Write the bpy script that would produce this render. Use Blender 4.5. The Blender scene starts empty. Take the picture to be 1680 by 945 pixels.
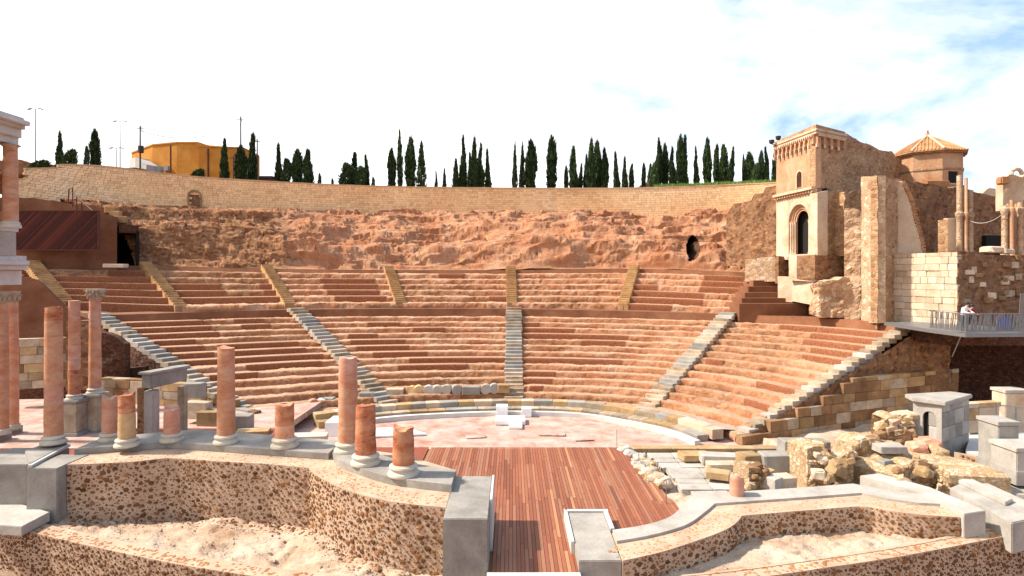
import bpy, bmesh, math, random
import numpy as np
from mathutils import Vector, Matrix
from mathutils.geometry import tessellate_polygon
random.seed(7); rng = np.random.default_rng(7)
SC = bpy.context.scene
COL = SC.collection
R = math.radians

# ------------------------------------------------------------------ camera
CAMZ, FPX, CX, HY = 9.0, 1000.0, 840.0, 450.0
cd = bpy.data.cameras.new('camera'); cam = bpy.data.objects.new('camera', cd); COL.objects.link(cam)
cam.location = (0, 0, CAMZ); cam.rotation_euler = (R(90), 0, 0)
cd.sensor_width = 36; cd.lens = 36 * FPX / 1680; cd.shift_y = -22.5 / 1680
cd.clip_start = 0.1; cd.clip_end = 6000
SC.camera = cam

# ------------------------------------------------------------------ light
SUN_DIR = Vector((-0.68, 0.02, 0.70)).normalized()      # towards the sun
elev = math.asin(SUN_DIR.z); azim = math.atan2(SUN_DIR.x, SUN_DIR.y)
world = bpy.data.worlds.new('World'); SC.world = world; world.use_nodes = True
wt = world.node_tree; wt.nodes.clear()
def wn(t, **k):
    n = wt.nodes.new(t)
    for a, b in k.items(): setattr(n, a, b)
    return n
wo = wn('ShaderNodeOutputWorld'); bg = wn('ShaderNodeBackground'); bg.inputs[1].default_value = 0.118
sky = wn('ShaderNodeTexSky', sky_type='NISHITA', sun_disc=False, sun_elevation=elev, sun_rotation=azim, air_density=1.0, dust_density=1.5)
tc = wn('ShaderNodeTexCoord'); sp = wn('ShaderNodeSeparateXYZ'); wt.links.new(tc.outputs['Generated'], sp.inputs[0])
def wm(op, a, b=None):
    n = wn('ShaderNodeMath', operation=op)
    for i, v in enumerate((a, b)):
        if v is None: continue
        if isinstance(v, (int, float)): n.inputs[i].default_value = v
        else: wt.links.new(v, n.inputs[i])
    return n.outputs[0]
den = wm('ADD', wm('MAXIMUM', sp.outputs[2], 0.0), 0.30)
cb = wn('ShaderNodeCombineXYZ')
wt.links.new(wm('DIVIDE', sp.outputs[0], den), cb.inputs[0]); wt.links.new(wm('DIVIDE', sp.outputs[1], den), cb.inputs[1]); cb.inputs[2].default_value = 3.3
nz = wn('ShaderNodeTexNoise'); nz.inputs['Scale'].default_value = 1.9; nz.inputs['Detail'].default_value = 8; nz.inputs['Roughness'].default_value = 0.6; nz.inputs['Distortion'].default_value = 0.3
wt.links.new(cb.outputs[0], nz.inputs['Vector'])
# more cloud towards the hidden sun (left), breaking up away from it
cov = wm('SUBTRACT', nz.outputs['Fac'], wm('MULTIPLY', wm('ADD', sp.outputs[0], wm('MULTIPLY', sp.outputs[2], 0.9)), 0.455))
rp = wn('ShaderNodeValToRGB'); rp.color_ramp.elements[0].position = 0.10; rp.color_ramp.elements[1].position = 0.32
wt.links.new(cov, rp.inputs[0])
nz2 = wn('ShaderNodeTexNoise'); nz2.inputs['Scale'].default_value = 2.6; nz2.inputs['Detail'].default_value = 6; wt.links.new(cb.outputs[0], nz2.inputs['Vector'])
r2 = wn('ShaderNodeValToRGB')
r2.color_ramp.elements[0].position = 0.25; r2.color_ramp.elements[0].color = (4.6, 4.85, 5.2, 1)
r2.color_ramp.elements[1].position = 0.6; r2.color_ramp.elements[1].color = (7.4, 7.4, 7.4, 1)
wt.links.new(nz2.outputs['Fac'], r2.inputs[0])
haz = wn('ShaderNodeMix', data_type='RGBA'); haz.inputs[0].default_value = 0.8; haz.inputs[7].default_value = (2.3, 3.4, 5.2, 1)
wt.links.new(sky.outputs[0], haz.inputs[6])
mx = wn('ShaderNodeMix', data_type='RGBA')
wt.links.new(rp.outputs[0], mx.inputs[0]); wt.links.new(haz.outputs[2], mx.inputs[6]); wt.links.new(r2.outputs[0], mx.inputs[7])
wt.links.new(mx.outputs[2], bg.inputs[0]); wt.links.new(bg.outputs[0], wo.inputs[0])
sd = bpy.data.lights.new('sun', 'SUN'); sd.energy = 4.6; sd.angle = R(3.0); sd.color = (1.0, 0.925, 0.81)
so = bpy.data.objects.new('sun', sd); COL.objects.link(so); so.rotation_euler = SUN_DIR.to_track_quat('Z', 'Y').to_euler(); so.location = (-60, 0, 80)
vs = SC.view_settings; vs.view_transform = 'Standard'; vs.look = 'None'; vs.gamma = 1; vs.use_curve_mapping = False; vs.exposure = 0.95
SC.render.engine = 'CYCLES'; SC.cycles.max_bounces = 5; SC.cycles.use_denoising = True

# ------------------------------------------------------------------ helpers
def P(px, py, Y): return Vector(((px - CX) / FPX * Y, Y, CAMZ - (py - HY) / FPX * Y))
def G(px, py, z):
    Y = FPX * (CAMZ - z) / (py - HY); return Vector(((px - CX) / FPX * Y, Y, z))
ORG = {}
def thing(name, label, cat, loc=(0, 0, 0), group=None):
    o = bpy.data.objects.new(name, None); COL.objects.link(o); o.location = loc; o.empty_display_size = .3
    o['label'] = label; o['category'] = cat
    if group: o['group'] = group
    ORG[o] = Vector(loc); return o
def link(name, me, parent=None, loc=(0, 0, 0), rot=None, scale=None, kind=None, label=None):
    o = bpy.data.objects.new(name, me); COL.objects.link(o); loc = Vector(loc)
    ORG[o] = loc
    if parent is not None:
        o.parent = parent; o.location = loc - ORG[parent]
    else: o.location = loc
    if rot is not None: o.rotation_euler = rot
    if scale is not None: o.scale = scale
    if kind: o['kind'] = kind
    if label: o['label'] = label
    return o
def mesh(verts, faces, mat, smooth=False, name='m'):
    me = bpy.data.meshes.new(name)
    if isinstance(verts, np.ndarray): verts = verts.reshape(-1, 3).tolist()
    if isinstance(faces, np.ndarray): faces = faces.tolist()
    me.from_pydata(verts, [], faces); me.materials.append(mat)
    if smooth: me.polygons.foreach_set('use_smooth', [True] * len(me.polygons))
    return me
def bmmesh(bm, mat, smooth=False):
    me = bpy.data.meshes.new('m'); bmesh.ops.recalc_face_normals(bm, faces=bm.faces[:]); bm.to_mesh(me); bm.free(); me.materials.append(mat)
    if smooth: me.polygons.foreach_set('use_smooth', [True] * len(me.polygons))
    return me
def setcol(me, cols, name='tint'):
    a = me.color_attributes.new(name, 'FLOAT_COLOR', 'POINT'); c = np.ones((len(me.vertices), 4), np.float32); c[:, :3] = cols; a.data.foreach_set('color', c.ravel())
class MB:
    """collects simple shapes for ONE mesh"""
    def __init__(s): s.v = []; s.f = []
    def add(s, v, f):
        n = len(s.v); s.v += [tuple(p) for p in v]; s.f += [[i + n for i in q] for q in f]
    def box(s, x0, x1, y0, y1, z0, z1):
        s.add([(x, y, z) for z in (z0, z1) for x, y in ((x0, y0), (x1, y0), (x1, y1), (x0, y1))], [(3, 2, 1, 0), (4, 5, 6, 7), (0, 1, 5, 4), (1, 2, 6, 5), (2, 3, 7, 6), (3, 0, 4, 7)])
    def prism(s, poly, z0, z1):
        n = len(poly); z0 = z0 if hasattr(z0, '__len__') else [z0] * n; z1 = z1 if hasattr(z1, '__len__') else [z1] * n
        v = [(p[0], p[1], a) for p, a in zip(poly, z0)] + [(p[0], p[1], b) for p, b in zip(poly, z1)]
        tri = tessellate_polygon([[Vector((p[0], p[1], 0)) for p in poly]])
        f = [tuple(reversed(t)) for t in tri] + [tuple(i + n for i in t) for t in tri] + [(i, (i + 1) % n, n + (i + 1) % n, n + i) for i in range(n)]
        s.add(v, f)
    def bar(s, a, b, w, h=None, up=(0, 0, 1)):
        a, b = Vector(a), Vector(b); h = h or w; d = (b - a).normalized(); u = Vector(up)
        if abs(d.dot(u)) > .95: u = Vector((0, 1, 0))
        r = d.cross(u).normalized(); u = r.cross(d)
        v = [p + r * (i * w / 2) + u * (j * h / 2) for p in (a, b) for i, j in ((-1, -1), (1, -1), (1, 1), (-1, 1))]
        s.add(v, [(3, 2, 1, 0), (4, 5, 6, 7), (0, 1, 5, 4), (1, 2, 6, 5), (2, 3, 7, 6), (3, 0, 4, 7)])
    def tube(s, pts, rad, n=6):
        pts = [Vector(p) for p in pts]; rad = rad if hasattr(rad, '__len__') else [rad] * len(pts); v = []
        for i, p in enumerate(pts):
            d = (pts[min(i + 1, len(pts) - 1)] - pts[max(i - 1, 0)]).normalized(); u = Vector((0, 0, 1)) if abs(d.z) < .9 else Vector((1, 0, 0))
            r = d.cross(u).normalized(); u = r.cross(d)
            v += [p + (r * math.cos(2 * math.pi * k / n) + u * math.sin(2 * math.pi * k / n)) * rad[i] for k in range(n)]
        f = [(i * n + k, i * n + (k + 1) % n, (i + 1) * n + (k + 1) % n, (i + 1) * n + k) for i in range(len(pts) - 1) for k in range(n)]
        f += [tuple(range(n - 1, -1, -1)), tuple((len(pts) - 1) * n + k for k in range(n))]; s.add(v, f)
    def lathe(s, prof, c=(0, 0, 0), n=24, jit=0):
        c = Vector(c); v = []
        for r, z in prof: v += [c + Vector((r * math.cos(2 * math.pi * k / n), r * math.sin(2 * math.pi * k / n), z)) for k in range(n)]
        f = [(i * n + k, i * n + (k + 1) % n, (i + 1) * n + (k + 1) % n, (i + 1) * n + k) for i in range(len(prof) - 1) for k in range(n)]
        f += [tuple(range(n - 1, -1, -1)), tuple((len(prof) - 1) * n + k for k in range(n))]; s.add(v, f)
    def build(s, name, mat, parent=None, smooth=False, kind=None, label=None, bevel=0):
        me = mesh(s.v, s.f, mat)
        bm = bmesh.new(); bm.from_mesh(me); bmesh.ops.recalc_face_normals(bm, faces=bm.faces[:])
        if bevel: bmesh.ops.bevel(bm, geom=[e for e in bm.edges if e.calc_face_angle(0) > .5], offset=bevel, segments=2, affect='EDGES', clamp_overlap=True)
        bm.to_mesh(me); bm.free()
        if smooth:
            me.polygons.foreach_set('use_smooth', [True] * len(me.polygons)); me.set_sharp_from_angle(angle=R(38))
        return link(name, me, parent, kind=kind, label=label)
def tag(o, label, cat, group=None):
    o['label'] = label; o['category'] = cat
    if group: o['group'] = group
    return o

# value noise -----------------------------------------------------------
def _h(i, j, k, s):
    n = (i.astype(np.int64) * 374761393 + j.astype(np.int64) * 668265263 + k.astype(np.int64) * 2147483647 + s * 974711) & 0x7fffffff
    n = ((n ^ (n >> 13)) * 1274126177) & 0x7fffffff
    n = ((n ^ (n >> 15)) * 374761393) & 0x7fffffff
    return ((n ^ (n >> 16)) & 0xffff) / 65535.0
def vn(x, y, z, s=0):
    x, y, z = np.broadcast_arrays(np.asarray(x, float), np.asarray(y, float), np.asarray(z, float))
    xi, yi, zi = np.floor(x), np.floor(y), np.floor(z); fx, fy, fz = x - xi, y - yi, z - zi
    fx, fy, fz = [t * t * t * (t * (t * 6 - 15) + 10) for t in (fx, fy, fz)]; r = 0
    for a in (0, 1):
        for b in (0, 1):
            for c in (0, 1):
                r = r + _h(xi + a, yi + b, zi + c, s) * (fx if a else 1 - fx) * (fy if b else 1 - fy) * (fz if c else 1 - fz)
    return r
def fbm(x, y, z, o=4, s=0, g=.5):
    t = 0; a = 1; n = 0
    for i in range(o):
        t = t + a * vn(x, y, z, s + i * 17); n += a; a *= g; x, y, z = np.asarray(x) * 2.03 + 5.1, np.asarray(y) * 2.03 + 1.7, np.asarray(z) * 2.03 + 9.2
    return t / n
def ridge(x, y, z, o=4, s=0):
    t = 0; a = 1; n = 0
    for i in range(o):
        t = t + a * (1 - np.abs(2 * vn(x, y, z, s + i * 17) - 1)) ** 2; n += a; a *= .55; x, y, z = np.asarray(x) * 2.1 + 5.1, np.asarray(y) * 2.1 + 1.7, np.asarray(z) * 2.1 + 9.2
    return t / n
def gridfaces(nu, nv):
    i = np.arange(nu - 1)[:, None] * nv + np.arange(nv - 1)[None, :]
    return np.stack([i, i + nv, i + nv + 1, i + 1], -1).reshape(-1, 4)

# ------------------------------------------------------------------ materials
def lin(r, g, b, k=1.0):
    f = lambda c: (c / 12.92 if c <= .04045 else ((c + .055) / 1.055) ** 2.4)
    return tuple(f(v / 255) * k for v in (r, g, b)) + (1,)
class NT:
    def __init__(s, name):
        s.m = bpy.data.materials.new(name); s.m.use_nodes = True; s.t = s.m.node_tree; s.b = s.t.nodes['Principled BSDF']
        s.pos = s.n('ShaderNodeNewGeometry').outputs['Position']
    def n(s, t, **k):
        x = s.t.nodes.new(t)
        for a, b in k.items(): setattr(x, a, b)
        return x
    def put(s, i, v):
        if hasattr(v, 'is_linked'): s.t.links.new(v, i)
        else: i.default_value = v
    def noise(s, scale, detail=6, rough=.55, vec=None, dist=0, col=False):
        x = s.n('ShaderNodeTexNoise'); x.inputs['Scale'].default_value = scale; x.inputs['Detail'].default_value = detail; x.inputs['Roughness'].default_value = rough; x.inputs['Distortion'].default_value = dist
        s.t.links.new(vec or s.pos, x.inputs['Vector']); return x.outputs['Color' if col else 'Fac']
    def voro(s, scale, feature='F1', vec=None, rnd=1):
        x = s.n('ShaderNodeTexVoronoi', feature=feature); x.inputs['Scale'].default_value = scale; x.inputs['Randomness'].default_value = rnd
        s.t.links.new(vec or s.pos, x.inputs['Vector']); return x
    def ramp(s, fac, stops):
        x = s.n('ShaderNodeValToRGB'); e = x.color_ramp.elements
        while len(e) < len(stops): e.new(.5)
        for i, (p, c) in enumerate(stops): e[i].position = p; e[i].color = c if hasattr(c, '__len__') else (c, c, c, 1)
        s.t.links.new(fac, x.inputs[0]); return x.outputs[0]
    def mix(s, fac, a, b, mode='MIX'):
        x = s.n('ShaderNodeMix', data_type='RGBA', blend_type=mode); s.put(x.inputs[0], fac); s.put(x.inputs[6], a); s.put(x.inputs[7], b); return x.outputs[2]
    def math(s, op, a, b=0.0):
        x = s.n('ShaderNodeMath', operation=op); s.put(x.inputs[0], a); s.put(x.inputs[1], b); return x.outputs[0]
    def hsv(s, col, v, sat=1.0, h=.5):
        x = s.n('ShaderNodeHueSaturation'); s.put(x.inputs['Color'], col); s.put(x.inputs['Value'], v); s.put(x.inputs['Saturation'], sat); s.put(x.inputs['Hue'], h); return x.outputs[0]
    def rnd(s): return s.n('ShaderNodeObjectInfo').outputs['Random']
    def mapvec(s, scale, vec=None):
        x = s.n('ShaderNodeMapping'); x.inputs['Scale'].default_value = scale; s.t.links.new(vec or s.pos, x.inputs[0]); return x.outputs[0]
    def bump(s, h, strength=.4, dist=.03):
        x = s.n('ShaderNodeBump'); x.inputs['Strength'].default_value = strength; x.inputs['Distance'].default_value = dist; s.t.links.new(h, x.inputs['Height']); s.t.links.new(x.outputs[0], s.b.inputs['Normal'])
    def done(s, col, rough=.88, spec=.25, metal=0):
        s.put(s.b.inputs['Base Color'], col); s.put(s.b.inputs['Roughness'], rough); s.b.inputs['Specular IOR Level'].default_value = spec; s.b.inputs['Metallic'].default_value = metal; return s.m
def stone(name, a, b, c, scale=.6, rand=.18, bump=.5, bs=9, dist=.03, rough=.88, spk=.35, streak=0):
    t = NT(name); f = t.noise(scale, 8, .62, dist=.4)
    col = t.ramp(f, [(.3, a), (.5, b), (.7, c)])
    f2 = t.noise(bs, 6, .7); k = t.math('ADD', t.math('MULTIPLY', f2, spk * 2), 1 - spk)
    if rand: k = t.math('MULTIPLY', k, t.math('ADD', t.math('MULTIPLY', t.rnd(), rand * 2), 1 - rand))
    if streak:      # run-off stains and lichen blotches
        s1 = t.ramp(t.noise(1.6, 6, .7, t.mapvec((.9, .9, .45)), .4), [(.45, 0.0), (.75, 1.0)]); s2 = t.ramp(t.noise(3.5, 8, .75), [(.55, 0.0), (.7, 1.0)])
        col = t.mix(t.math('MULTIPLY', t.math('MAXIMUM', s1, s2), streak), col, lin(112, 96, 78, K))
    t.bump(t.math('ADD', f2, t.noise(bs * .3, 4)), bump, dist); return t.done(t.hsv(col, k), rough)
def rubble(name, cols, mortar, scale=3.0, bump=.8, dist=.06, stretch=(1, 1, 1.4), mw=.07, rand=0):
    t = NT(name); w = t.noise(2.5, 3, col=True)
    v = t.mapvec(stretch); x = t.n('ShaderNodeMix', data_type='VECTOR'); x.inputs[0].default_value = .08; t.t.links.new(v, x.inputs[4]); t.t.links.new(w, x.inputs[5]); v = x.outputs[1]
    vc = t.voro(scale, vec=v); ve = t.voro(scale, 'DISTANCE_TO_EDGE', vec=v)
    sp = t.n('ShaderNodeSeparateColor'); t.t.links.new(vc.outputs['Color'], sp.inputs[0])
    n = len(cols); col = t.ramp(sp.outputs[0], [((i + .5) / n, c) for i, c in enumerate(cols)])
    big = t.noise(.35, 5); f2 = t.noise(14, 5, .7)
    e = t.ramp(ve.outputs['Distance'], [(mw * .4, 0.0), (mw, 1.0)])
    # patches where the mortar covers the stones
    cover = t.ramp(t.noise(.9, 4), [(.5, 1.0), (.62, .25)])
    e2 = t.math('MULTIPLY', e, cover)
    col = t.mix(e2, mortar, col)
    k = t.math('ADD', t.math('MULTIPLY', f2, .7), t.math('ADD', t.math('MULTIPLY', big, .7), .3))
    if rand: k = t.math('MULTIPLY', k, t.math('ADD', t.math('MULTIPLY', t.rnd(), rand * 2), 1 - rand))
    t.bump(t.math('ADD', t.math('MULTIPLY', e, 1.0), t.math('MULTIPLY', f2, .6)), bump, dist); return t.done(t.hsv(col, k), .92)
K = .62
M = {}
M['ashlar_new'] = stone('pale_restored_stone', lin(206, 160, 118, K), lin(228, 188, 142, K), lin(238, 204, 164, K), .5, .16, .3, 14)
M['sandstone'] = stone('yellow_sandstone', lin(166, 128, 88, K), lin(198, 162, 116, K), lin(220, 190, 146, K), .8, .25, .6, 8)
M['cream_block'] = stone('cream_ashlar', lin(214, 176, 142, K), lin(236, 208, 178, K), lin(242, 222, 200, K), .7, .16, .6, 8)
M['grey_stone'] = stone('grey_limestone', lin(152, 145, 136, K), lin(176, 168, 158, K), lin(196, 188, 176, K), .7, .1, .6, 14, .02, .75, .34, .4)
M['pale_stone'] = stone('pale_grey_limestone', lin(182, 172, 160, K), lin(204, 194, 182, K), lin(218, 208, 196, K), .7, .16, .6, 13, .02, .8, .32, .3)
M['white_stone'] = stone('white_marble', lin(214, 206, 196, .62), lin(230, 224, 216, .62), lin(240, 236, 230, .62), 1.0, .08, .3, 16, .01, .65, .16)
M['step_stone'] = stone('worn_step_stone', lin(158, 136, 112, K), lin(194, 172, 146, K), lin(214, 194, 170, K), 1.2, .28, .6, 9)
M['step_yellow'] = stone('yellow_step_stone', lin(178, 128, 80, K), lin(206, 160, 108, K), lin(220, 180, 130, K), 1.2, .12, .4, 12)
M['plaster'] = stone('ochre_plaster', lin(190, 136, 102, K), lin(216, 168, 130, K), lin(230, 190, 156, K), .6, 0, .5, 6, .04, .92, .42)
M['plaster_pale'] = stone('pale_plaster', lin(208, 170, 138, K), lin(230, 200, 170, K), lin(240, 216, 192, K), .7, 0, .4, 7, .03, .92, .3)
M['concrete_brown'] = stone('brown_aggregate_concrete', lin(130, 82, 56, K), lin(152, 100, 70, K), lin(170, 118, 86, K), .5, .1, .5, 16, .02, .95, .4)
M['gravel'] = stone('pale_gravel_earth', lin(196, 154, 120, K), lin(226, 196, 168, K), lin(240, 218, 196, K), .6, 0, 1.0, 10, .06, .95, .45)
M['orchestra'] = stone('pink_floor_paving', lin(196, 140, 116, .55), lin(226, 186, 168, .55), lin(238, 212, 200, .55), .9, 0, .7, 9, .04, .9, .36)
M['earth'] = stone('brown_earth', lin(130, 84, 54, K), lin(160, 112, 78, K), lin(186, 140, 104, K), .4, 0, .7, 6, .05, .95, .35)
M['rubble_brown'] = rubble('brown_rubble_masonry', [lin(120, 80, 52, K), lin(160, 112, 76, K), lin(186, 140, 100, K), lin(142, 110, 86, K)], lin(172, 128, 94, K), 3.2)
M['rubble_dark'] = rubble('dark_rubble_core', [lin(84, 50, 36, K), lin(116, 74, 52, K), lin(140, 96, 70, K), lin(96, 64, 48, K)], lin(112, 72, 52, K), 4.5, 1.0, .08)
M['rubble_cream'] = rubble('cream_rubble_masonry', [lin(206, 166, 130, K), lin(226, 190, 152, K), lin(190, 142, 106, K), lin(236, 208, 178, K)], lin(224, 192, 158, K), 2.4)
M['rubble_ochre'] = rubble('ochre_fallen_masonry', [lin(206, 172, 128, K), lin(226, 196, 154, K), lin(190, 146, 104, K), lin(236, 212, 178, K)], lin(214, 178, 138, K), 5.5, 1.0, .05, (1, 1, 1.3), .05)
M['brown_block'] = stone('brown_shaded_block', lin(128, 92, 64, K), lin(160, 120, 84, K), lin(186, 148, 108, K), .9, .22, .7, 7)  # brown tone puts the shade on yellow end-wall blocks into the colour
M['church_wall'] = rubble('weathered_church_rubble', [lin(186, 138, 98, K), lin(208, 164, 122, K), lin(160, 112, 78, K), lin(216, 176, 136, K)], lin(212, 170, 130, K), 2.8, .8, .06, (1, 1, 1.6), .1)
def m_incertum(name, base):
    t = NT(name); f = t.noise(1.2, 6); f2 = t.noise(20, 6, .7)
    col = t.ramp(f, [(.3, lin(*base, K * .85)), (.7, lin(min(base[0] + 16, 255), base[1] + 18, base[2] + 18, K))])
    t.bump(f2, .9, .03); return t.done(t.hsv(col, t.math('ADD', t.math('MULTIPLY', f2, .8), .62)), .93)
M['mortar'] = m_incertum('pink_lime_mortar', (218, 182, 152))
M['incertum_stone'] = stone('dark_brown_fieldstone', lin(112, 72, 42, K), lin(144, 98, 62, K), lin(172, 126, 86, K), 2.0, .5, .6, 24, .015, .85, .3)
def m_column(name, a, b, c, bands):
    t = NT(name); v = t.mapvec((1, 1, 1.7)); f = t.noise(1.5, 8, .62, v, .5)
    col = t.ramp(f, [(.28, a), (.45, b), (.62, c), (.8, b)])
    f2 = t.noise(26, 5, .7)
    vein = t.ramp(t.noise(1.6, 7, .7, t.mapvec((.8, .8, 3.5)), .5), [(.55, 0.0), (.68, bands)])
    col = t.mix(vein, col, lin(130, 52, 36, K)); rn = t.math('ADD', t.math('MULTIPLY', t.rnd(), .2), .9)
    t.bump(t.math('ADD', f2, f), .6, .03); return t.done(t.hsv(col, t.math('MULTIPLY', rn, t.math('ADD', t.math('MULTIPLY', f2, .4), .8))), .75)
M['col_pink'] = m_column('pink_column_marble', lin(210, 138, 98, K), lin(226, 158, 118, K), lin(236, 182, 148, K), .35)
M['col_red'] = m_column('red_banded_travertine', lin(168, 88, 56, K), lin(204, 126, 86, K), lin(226, 162, 122, K), .85)
M['col_rose'] = m_column('rose_column_stone', lin(212, 140, 112, K), lin(226, 160, 130, K), lin(234, 182, 156, K), .3)
M['col_cream'] = m_column('cream_column_stone', lin(206, 150, 96, K), lin(232, 190, 134, K), lin(240, 206, 160, K), .25)
def m_wood(name, cols, grain=.35, rough=.62):
    t = NT(name); col = t.ramp(t.rnd(), cols); g = t.noise(3, 6, .6, t.mapvec((14, .8, 14))); big = t.noise(.5, 3)
    k = t.math('ADD', t.math('MULTIPLY', g, grain * 2), t.math('ADD', t.math('MULTIPLY', big, .3), .85 - grain)); t.bump(g, .3, .006); return t.done(t.hsv(col, k), rough, .3)
M['deck'] = m_wood('red_hardwood_decking', [(0, lin(140, 80, 56, K)), (.25, lin(176, 106, 74, K)), (.5, lin(154, 90, 64, K)), (.75, lin(190, 122, 86, K)), (.92, lin(168, 118, 92, K)), (1, lin(212, 150, 106, K))])
M['deck_far'] = m_wood('red_hardwood_decking_worn', [(0, lin(160, 84, 60, K)), (1, lin(176, 96, 70, K))], .5)
M['dark_slat'] = m_wood('dark_red_hardwood', [(0, lin(66, 22, 14, K)), (.5, lin(92, 32, 20, K)), (1, lin(128, 52, 34, K))])
def plain(name, c, rough=.6, metal=0, spec=.3, nb=.12):
    t = NT(name); f = t.noise(3, 5); return t.done(t.hsv(c, t.math('ADD', t.math('MULTIPLY', f, nb * 2), 1 - nb)), rough, spec, metal)
M['white_paint'] = plain('white_painted_board', (.8, .79, .77, 1), .5)
M['steel'] = plain('galvanised_steel', (.24, .245, .25, 1), .45, .7)
M['steel_dark'] = plain('dark_steel', (.03, .025, .022, 1), .5, .3)
M['rust'] = plain('rusty_steel', (.09, .03, .016, 1), .7, .2)
M['pole_wood'] = plain('tarred_timber', (.05, .04, .035, 1), .8)
M['concrete'] = plain('pale_concrete', (.42, .4, .37, 1), .85)
M['yellow_wall'] = stone('yellow_ochre_render', lin(200, 128, 48, .72), lin(214, 144, 58, .72), lin(222, 160, 76, .72), .5, 0, .3, 9, .01, .9, .2)
M['grey_door'] = plain('grey_metal_sheet', (.25, .26, .28, 1), .5)
M['void'] = plain('unlit_interior', (.012, .01, .009, 1), .95)  # near-black colour paints in the shade inside deep openings
M['tile'] = stone('terracotta_roof_tile', lin(170, 108, 66, K), lin(196, 140, 94, K), lin(212, 166, 120, K), 1.2, .2, .4, 14)
M['cloth_white'] = plain('white_cotton', (.75, .74, .73, 1), .9)
M['cloth_red'] = plain('dark_red_jacket', (.32, .05, .05, 1), .9)
M['jeans'] = plain('blue_denim', (.04, .06, .12, 1), .9)
M['trousers_dark'] = plain('charcoal_trousers', (.03, .03, .035, 1), .9)
M['skin'] = plain('skin', (.5, .28, .2, 1), .55)
M['hair'] = plain('dark_hair', (.025, .018, .014, 1), .6)
M['banner_blue'] = plain('blue_printed_panel', (.12, .16, .5, 1), .6)
M['lamp_glass'] = plain('lamp_lens', (.6, .62, .65, 1), .2)
M['bark'] = plain('cypress_bark', (.08, .055, .04, 1), .9)
def m_leaf(name, a, b):
    t = NT(name); f = t.noise(1.8, 4); col = t.ramp(f, [(.35, a), (.65, b)]); k = t.math('ADD', t.math('MULTIPLY', t.rnd(), .5), .75)
    t.b.inputs['Transmission Weight'].default_value = 0; return t.done(t.hsv(col, k), .8, .15)
M['cypress'] = m_leaf('cypress_foliage', (.012, .026, .010, 1), (.05, .078, .024, 1))
M['bush'] = m_leaf('bush_foliage', (.03, .055, .02, 1), (.07, .11, .035, 1))
M['grass'] = m_leaf('grass_blades', (.08, .14, .03, 1), (.16, .24, .05, 1))
# seat rows: rock / restored red concrete / ochre rubble mixed by the mesh's own mask
def m_seat():
    t = NT('terrace_rock'); a = t.n('ShaderNodeAttribute', attribute_name='tint'); sp = t.n('ShaderNodeSeparateColor'); t.t.links.new(a.outputs['Color'], sp.inputs[0])
    f = t.noise(.45, 8, .62, dist=.5); f2 = t.noise(7, 8, .72); f3 = t.noise(22, 4, .7)
    rock = t.ramp(f, [(.25, lin(184, 114, 74, K)), (.42, lin(216, 148, 106, K)), (.58, lin(230, 172, 132, K)), (.75, lin(242, 198, 162, K))])
    rock = t.mix(t.ramp(t.noise(2.6, 6, .7), [(.56, 0.0), (.66, .55)]), rock, lin(156, 96, 60, K))
    rest = t.ramp(f2, [(.3, lin(162, 98, 64, K)), (.7, lin(196, 128, 90, K))])
    vc = t.voro(2.6, vec=t.mapvec((1, 1, 1.6))); vs_ = t.n('ShaderNodeSeparateColor'); t.t.links.new(vc.outputs['Color'], vs_.inputs[0])
    rub = t.ramp(vs_.outputs[0], [(.1, lin(140, 88, 54, K)), (.4, lin(184, 130, 86, K)), (.65, lin(214, 168, 122, K)), (.9, lin(160, 112, 80, K))])
    col = t.mix(sp.outputs[1], rock, rub); col = t.mix(sp.outputs[0], col, rest)
    col = t.mix(t.math('MULTIPLY', sp.outputs[2], .7), col, t.ramp(f2, [(.3, lin(220, 168, 130, .68)), (.7, lin(244, 208, 178, .68))]))      # worn dusty treads, with lit tread against dark riser painted in
    k = t.math('ADD', t.math('MULTIPLY', f2, 1.3), .36)
    t.bump(t.math('ADD', f2, t.math('MULTIPLY', f3, .6)), 1.0, .11); return t.done(t.hsv(col, k, 1.0), .93)
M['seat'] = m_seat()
# ------------------------------------------------------------------ rings of the cavea (s = -2 .. 2 along the curve)
class Ring:
    def __init__(s, pts): s.k = np.array([p[0] for p in pts], float); s.p = np.array([tuple(P(*p[1:])) for p in pts])
    def __call__(s, q):
        q = np.atleast_1d(np.asarray(q, float)); k, p = s.k, s.p; n = len(k)
        d = np.diff(p, axis=0) / np.diff(k)[:, None]; t = np.empty_like(p); t[0], t[-1] = d[0], d[-1]
        h = np.diff(k); t[1:-1] = (d[:-1] * h[1:, None] + d[1:] * h[:-1, None]) / (h[1:] + h[:-1])[:, None]
        i = np.clip(np.searchsorted(k, q, 'right') - 1, 0, n - 2); L = k[i + 1] - k[i]; u = (q - k[i]) / L; ex = (q < k[0]) | (q > k[-1])
        uc = np.clip(u, 0, 1)[:, None]; L1 = L[:, None]
        r = (2 * uc**3 - 3 * uc**2 + 1) * p[i] + (uc**3 - 2 * uc**2 + uc) * L1 * t[i] + (-2 * uc**3 + 3 * uc**2) * p[i + 1] + (uc**3 - uc**2) * L1 * t[i + 1]
        off = (u - np.clip(u, 0, 1))[:, None] * L1 * np.where((q < k[0])[:, None], t[i], t[i + 1])
        return r + np.where(ex[:, None], off, 0)
R0 = Ring([(-2, 425, 694, 40.2), (-1, 648, 674, 43.9), (0, 843, 667, 45.3), (1, 1055, 678, 43.0), (1.5, 1150, 700, 39.5), (2, 1208, 722, 36.0)])
R1 = Ring([(-2, 160, 529, 50), (-1, 485, 520, 55.5), (0, 843, 519, 57), (1, 1195, 527, 53), (1.5, 1350, 535, 48.4), (2, 1495, 547, 42)])
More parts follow.
